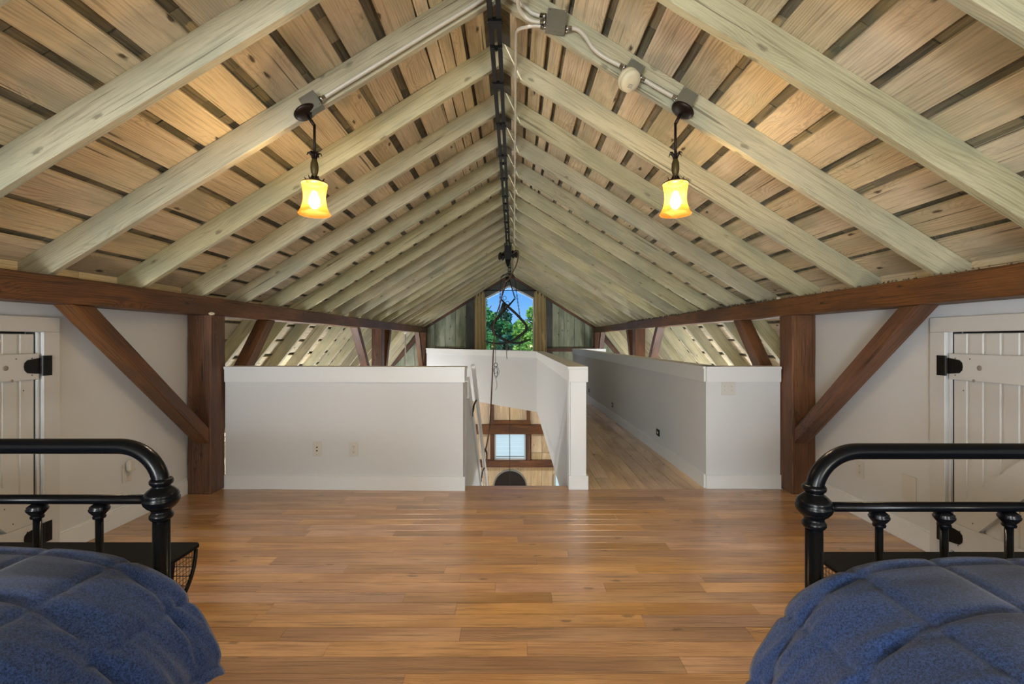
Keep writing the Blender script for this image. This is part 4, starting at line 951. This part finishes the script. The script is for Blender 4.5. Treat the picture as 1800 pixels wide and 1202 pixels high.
# ------------------------------------------------------------------ beds
def bed(s, px, py, label):
    """s=+1: left bed (aisle towards +x). px,py: aisle side foot post"""
    Wd = 1.35; Lg = 2.05
    T = empty('bed_frame', (px, py, 0), label, 'bed', 'black metal beds')
    X = lambda r: px+s*r      # r>0 towards the aisle
    r = .0235; zr = .889
    # foot rail with rounded corners
    pts = [(X(0), py, .745)]
    pts += [(X(-.13+.13*math.cos(a)), py, zr-.125+.125*math.sin(a)) for a in [math.pi/2*i/12 for i in range(13)]]
    pts += [(X(-Wd+.13-.13*math.sin(a)), py, zr-.125+.125*math.cos(a)) for a in [math.pi/2*i/12 for i in range(13)]]
    pts += [(X(-Wd), py, .745)]
    MB().tube(pts, r, 20).build('foot_rail', M['bedmetal'], T, True)
    for rx in (0, -Wd):
        po = Matrix.Translation((X(rx), py, 0))
        lg = MB().lathe([(0, 0), (.024, 0), (.026, .02), (r, .03), (r, .665), (0, .665)], po, 24).build('leg', M['bedmetal'], T, True)
        MB().lathe([(.02, .662), (.028, .664), (.032, .670), (.032, .678), (.028, .684), (.026, .690), (.030, .696), (.038, .702), (.046, .712), (.050, .722), (.050, .728), (.046, .734), (.048, .738), (.043, .748), (.034, .757), (.026, .763), (.024, .768), (.029, .772), (.032, .777), (.032, .784), (.029, .789), (.022, .790)], po, 32).build('knuckle', M['bedmetal'], lg, True)
    MB().tube([(X(-.03), py, .724), (X(-Wd+.03), py, .724)], .0145, 14).build('cross_rail', M['bedmetal'], T, True)
    MB().tube([(X(-.015), py, .30), (X(-Wd+.015), py, .30)], .0145, 14).build('cross_rail', M['bedmetal'], T, True)
    for k in range(1, 7):
        xx = X(-Wd*k/7); po = Matrix.Translation((xx, py, 0))
        sp = MB().lathe([(.0105, .30), (.0105, .668), (.0105, .668)], po, 14).build('spindle', M['bedmetal'], T, True)
        MB().lathe([(.009, .664), (.016, .666), (.0175, .671), (.015, .676), (.020, .682), (.0265, .691), (.0275, .696), (.024, .700), (.0255, .703), (.018, .709), (.012, .712)], po, 20).build('spindle_knob', M['bedmetal'], sp, True)
    for rx in (0, -Wd):
        bbox('side_rail', (min(X(rx-.012), X(rx+.012)), py-Lg, .24), (max(X(rx-.012), X(rx+.012)), py-.02, .30), M['bedmetal'], T, .003)
        MB().lathe([(0, 0), (.026, 0), (r, .03), (r, 1.1), (.03, 1.12), (0, 1.15)], Matrix.Translation((X(rx), py-Lg, 0)), 16).build('leg', M['bedmetal'], T, True)
    MB().tube([(X(0), py-Lg, 1.08), (X(-Wd), py-Lg, 1.08)], .02, 12).build('head_rail', M['bedmetal'], T, True)
    mt = bbox('mattress', (min(X(-.01), X(-Wd+.01)), py-Lg+.03, .301), (max(X(-.01), X(-Wd+.01)), py-.07, .545), M['mattress'], None, .04)
    tag(mt, 'mattress lying under the blue comforter of the %s bed' % ('left' if s > 0 else 'right'), 'mattress', 'mattresses')
    # comforter
    prof = [(-Wd-.055, .30), (-Wd-.05, .42), (-Wd-.02, .53), (-Wd+.07, .595), (-Wd+.2, .612), (-.5, .618), (-.3, .618), (-.17, .612), (-.06, .592), (0, .566), (.062, .524), (.115, .466), (.160, .392), (.198, .312), (.226, .232)]
    cp = [Vector((a, 0, b)) for a, b in prof]; dense = curve(cp, 10)
    acc = [0]
    for i in range(1, len(dense)): acc.append(acc[-1]+(dense[i]-dense[i-1]).length)
    tot = acc[-1]
    def at(u):
        import bisect
        i = min(max(bisect.bisect(acc, u)-1, 0), len(dense)-2); f = (u-acc[i])/(acc[i+1]-acc[i]); return dense[i].lerp(dense[i+1], f), (dense[i+1]-dense[i]).normalized()
    nu = int(tot/.0105); Lc = 2.0; nv = int(Lc/.0105); V = []; F = []
    rd = random.Random(5 if s > 0 else 9)
    qs = .208
    from mathutils import noise as NZ
    for j in range(nv+1):
        v = Lc*j/nv                      # distance from the foot edge towards the head
        y = py-.075-v
        for i in range(nu+1):
            u = tot*i/nu; p, t = at(u); nrm = Vector((-t.z, 0, t.x))
            a = abs(math.sin(math.pi*(tot-.035-u)/qs)); b = abs(math.sin(math.pi*(v-.075)/qs))
            puff = .010*min(1, a*4)**.6*min(1, b*4)**.6+.009*(a*b)**.6
            drop = max(0, (u-(tot-.62))/.62)           # how far over the aisle edge
            head = max(0, 1-v/.55)
            # away from the foot corner the drape hangs closer and shorter
            k = drop**1.5*(1-head)
            q_ = Vector((p.x-.05*k, 0, p.z+.10*k*drop))
            e = v/.06
            edge = -(.045-.033*min(1, max(0, (p.x+.15)/.3)))*(1-min(1, e))**2
            # gathered wrinkles beside the seams on the drape
            sv = ((v-.075)/qs) % 1; near = math.exp(-min(sv, 1-sv)*5)
            wr = .019*min(1, drop*1.6)*(.25+near)*NZ.noise(Vector((v*34+u*9+s*7, u*5, s*3)))+.006*NZ.noise(Vector((v*7, u*7, s*5)))+.010*drop*NZ.noise(Vector((v*13+u*4, u*3, 4+s)))
            off = nrm*(puff+wr)
            yy = y+.02*drop*head
            V.append((X(q_.x+off.x), yy, q_.z+off.z+edge))
    for j in range(nv):
        for i in range(nu):
            a = j*(nu+1)+i; f = (a, a+1, a+nu+2, a+nu+1); F.append(f if s < 0 else f[::-1])
    o = put('comforter', V, F, M['fabric'], None, None, True)
    sm = o.modifiers.new('thick', 'SOLIDIFY'); sm.thickness = .012; sm.offset = -1
    tag(o, 'quilted blue comforter draped over the %s bed' % ('left' if s > 0 else 'right'), 'comforter', 'blue quilted comforters')
    return T
bed(1, -1.095, 1.45, 'black metal bed footboard with round knuckles at the left, by the left knee wall door')
bed(-1, .892, 1.385, 'black metal bed footboard with round knuckles at the right, by the right knee wall door')
# benches beyond the footboards: flat black top, quarter round mesh ends
def bench(x0, x1, yn, yf, z, label):
    T = empty('foot_bench', ((x0+x1)/2, (yn+yf)/2, 0), label, 'bench', 'black foot benches')
    bbox('top', (x0, yn, z-.022), (x1, yf, z), M['benchtop'], T, .006)
    n = 10
    arc = [(yf-.01-(yf-yn-.06)*(1-math.cos(a)), z-.024-.20*math.sin(a)) for a in [math.pi/2*i/n for i in range(n+1)]]
    for xa in (x0+.004, x1-.016):
        b = MB(); b.tube([(xa+.006, y_, z_) for y_, z_ in arc], .007, 8); b.tube([(xa+.006, yn+.02, z-.224), (xa+.006, arc[-1][0], arc[-1][1])], .007, 8); b.build('end_hoop', M['iron'], T, True)
        MB().prism([(xa+.004, yn+.02, z-.024), (xa+.004, yf-.12, z-.024), (xa+.004, yf-.14, z-.14), (xa+.004, yn+.02, z-.2)], (.004, 0, 0)).build('end_panel', M['benchtop'], T)
    b = MB()
    for (y_, z_) in arc[1:]: b.tube([(x0+.01, y_, z_), (x1-.01, y_, z_)], .0018, 4)
    for i in range(10):
        y_ = [a for a in arc]
        y0 = yf-.015-i*.016
        for xa in (x0+.010, x1-.010):
            zz = z-.024-.20*math.sin(math.acos(max(0, 1-(yf-.01-y0)/(yf-yn-.06))))
            b.tube([(xa, y0, z-.024), (xa, y0, zz)], .0012, 4)
    for i in range(9):
        zz = z-.04-i*.016
        a = math.asin(min(1, (z-.024-zz)/.2)); ya = yf-.01-(yf-yn-.06)*(1-math.cos(a))
        for xa in (x0+.010, x1-.010): b.tube([(xa, yn+.1, zz), (xa, ya, zz)], .0012, 4)
    o = b.build('wire_mesh', M['mesh'], T); o['kind'] = 'stuff'
    for xa in (x0+.05, x1-.05):
        for ya in (yn+.03, yn+.12): MB().tube([(xa, ya, 0), (xa, ya, z-.022)], .011, 8).build('leg', M['iron'], T, True)
bench(-2.45, -1.196, 1.495, 1.78, .45, 'low black bench with mesh ends beyond the left bed footboard')
bench(1.086, 2.30, 1.435, 1.70, .45, 'low black bench with mesh ends beyond the right bed footboard')

# ------------------------------------------------------------------ crumbs on the right beam, paper on the left post
b = MB(); rd = random.Random(2)
for i in range(420):
    y = rd.uniform(3.2, 9.2) if rd.random() < .8 else rd.uniform(1.9, 3.2); r = rd.uniform(.004, .016)*(1.3 if y > 4 else .7); x = 2.205+rd.random()**2*.09
    V = [Vector((x, y, 1.556+r*.5))+Vector((rd.uniform(.6, 1)*r*a, rd.uniform(.6, 1)*r*b_, rd.uniform(.5, 1)*r*c_)) for a, b_, c_ in ((1, 0, 0), (-1, 0, 0), (0, 1, 0), (0, -1, 0), (0, 0, 1), (0, 0, -.5))]
    b.add(V, [(0, 2, 4), (2, 1, 4), (1, 3, 4), (3, 0, 4), (2, 0, 5), (1, 2, 5), (3, 1, 5), (0, 3, 5)])
tag(b.build('mortar_crumbs', M['debris']), 'crumbs of mortar and wasp nest scattered on top of the right beam', 'debris', kind='stuff')
def scrap(c, r, label):
    bm = bmesh.new(); bmesh.ops.create_icosphere(bm, subdivisions=2, radius=r); rd = random.Random(label)
    for v in bm.verts: v.co = v.co*rd.uniform(.65, 1.1); v.co.z *= .6
    me = bpy.data.meshes.new('paper_scrap'); bm.to_mesh(me); bm.free()
    o = link('paper_scrap', me, M['paper'], None, Matrix.Translation(c)); tag(o, label, 'scrap', 'pale scraps on the beams')
scrap((-2.374, 3.665, 1.425), .022, 'pale crumpled scrap tucked at the head of the near left post')
scrap((2.225, 6.95, 1.575), .032, 'pale scrap lying on the right beam above its middle post')
scrap((2.215, 3.9, 1.567), .020, 'pale scrap lying on the right beam above the near post')

# ------------------------------------------------------------------ outside
gr = tag(MB().box((-40, 14, -4.7), (40, 90, -4.5)).build('lawn', M['ground']), None, None, None, 'structure')
gr.name = 'floor_lawn'
def tree(x, y, ztop_, rx, rz, m, label, n=9000, seed=1):
    rd = random.Random(seed); T = empty('tree', (x, y, -4.5), label, 'tree', 'trees outside the gable window')
    V = []; F = []; cz = ztop_-rz
    blobs = []
    for i in range(46):
        a = rd.uniform(0, 6.283); ph = rd.uniform(-1, 1); rr = rd.uniform(.55, 1)
        blobs.append(Vector((x+rx*rr*math.cos(a)*math.sqrt(1-ph*ph), y+rx*rr*math.sin(a)*math.sqrt(1-ph*ph), cz+rz*rr*ph*.95)))
    for i in range(n):
        c = rd.choice(blobs); d = Vector((rd.gauss(0, 1), rd.gauss(0, 1), rd.gauss(0, 1))).normalized()*rd.uniform(.5, 1)**.5*rd.uniform(.38, .72)*rx*.36
        p = c+d; s = rd.uniform(.08, .17)
        u = Vector((rd.gauss(0, 1), rd.gauss(0, 1), rd.gauss(0, .6))).normalized(); w = u.cross(Vector((rd.gauss(0, 1), rd.gauss(0, 1), rd.gauss(0, 1)))).normalized()
        k = len(V); V += [p-u*s, p-w*s*.55, p+u*s, p+w*s*.55]; F.append((k, k+1, k+2, k+3))
    o = put('crown', V, F, m, T); o['kind'] = 'stuff'
    MB().tube(curve([(x, y, -4.6), (x+.1, y, -2.5), (x, y, cz-.2), (x+.1, y, cz+rz*.5)]), [.24-.008*i for i in range(19)], 10).build('trunk', M['bark'], T, True)
    for k in range(7):
        a = k*.9; MB().tube([(x, y, cz-rz*.4+k*.12*rz), (x+.35*rx*math.cos(a), y+.35*rx*math.sin(a), cz+k*.1*rz), (x+.75*rx*math.cos(a), y+.75*rx*math.sin(a), cz+.2+k*.12*rz)], [.07, .05, .02], 6).build('branch', M['bark'], T, True)
tree(-2.1, 27, 3.75, 1.8, 3.0, M['leaf'], 'green tree at the left of the gable window', 11000, 1)
tree(-.3, 34, 3.3, 2.4, 3.6, M['leafdark'], 'blue green tree in the middle of the gable window', 13000, 2)
tree(1.9, 28, 3.7, 1.8, 2.8, M['leafyellow'], 'yellow green tree at the right of the gable window', 11000, 3)
tree(.2, 22, .7, 1.5, 2.2, M['leafdark'], 'low dark tree at the bottom of the gable window', 9000, 4)
tree(-5.6, 35, 4.2, 2.6, 3.8, M['leafdark'], 'dark tree far left outside, behind the left curtain', 7000, 5)
tree(5.2, 36, 4.0, 2.6, 3.8, M['leaf'], 'green tree far right outside, behind the right curtain', 7000, 6)
tree(-2.6, 45, 3.4, 3.4, 4.4, M['leaf'], 'distant green tree behind the left and middle trees', 11000, 7)
tree(2.6, 46, 3.9, 3.4, 4.4, M['leafdark'], 'distant dark tree behind the yellow green tree', 11000, 8)
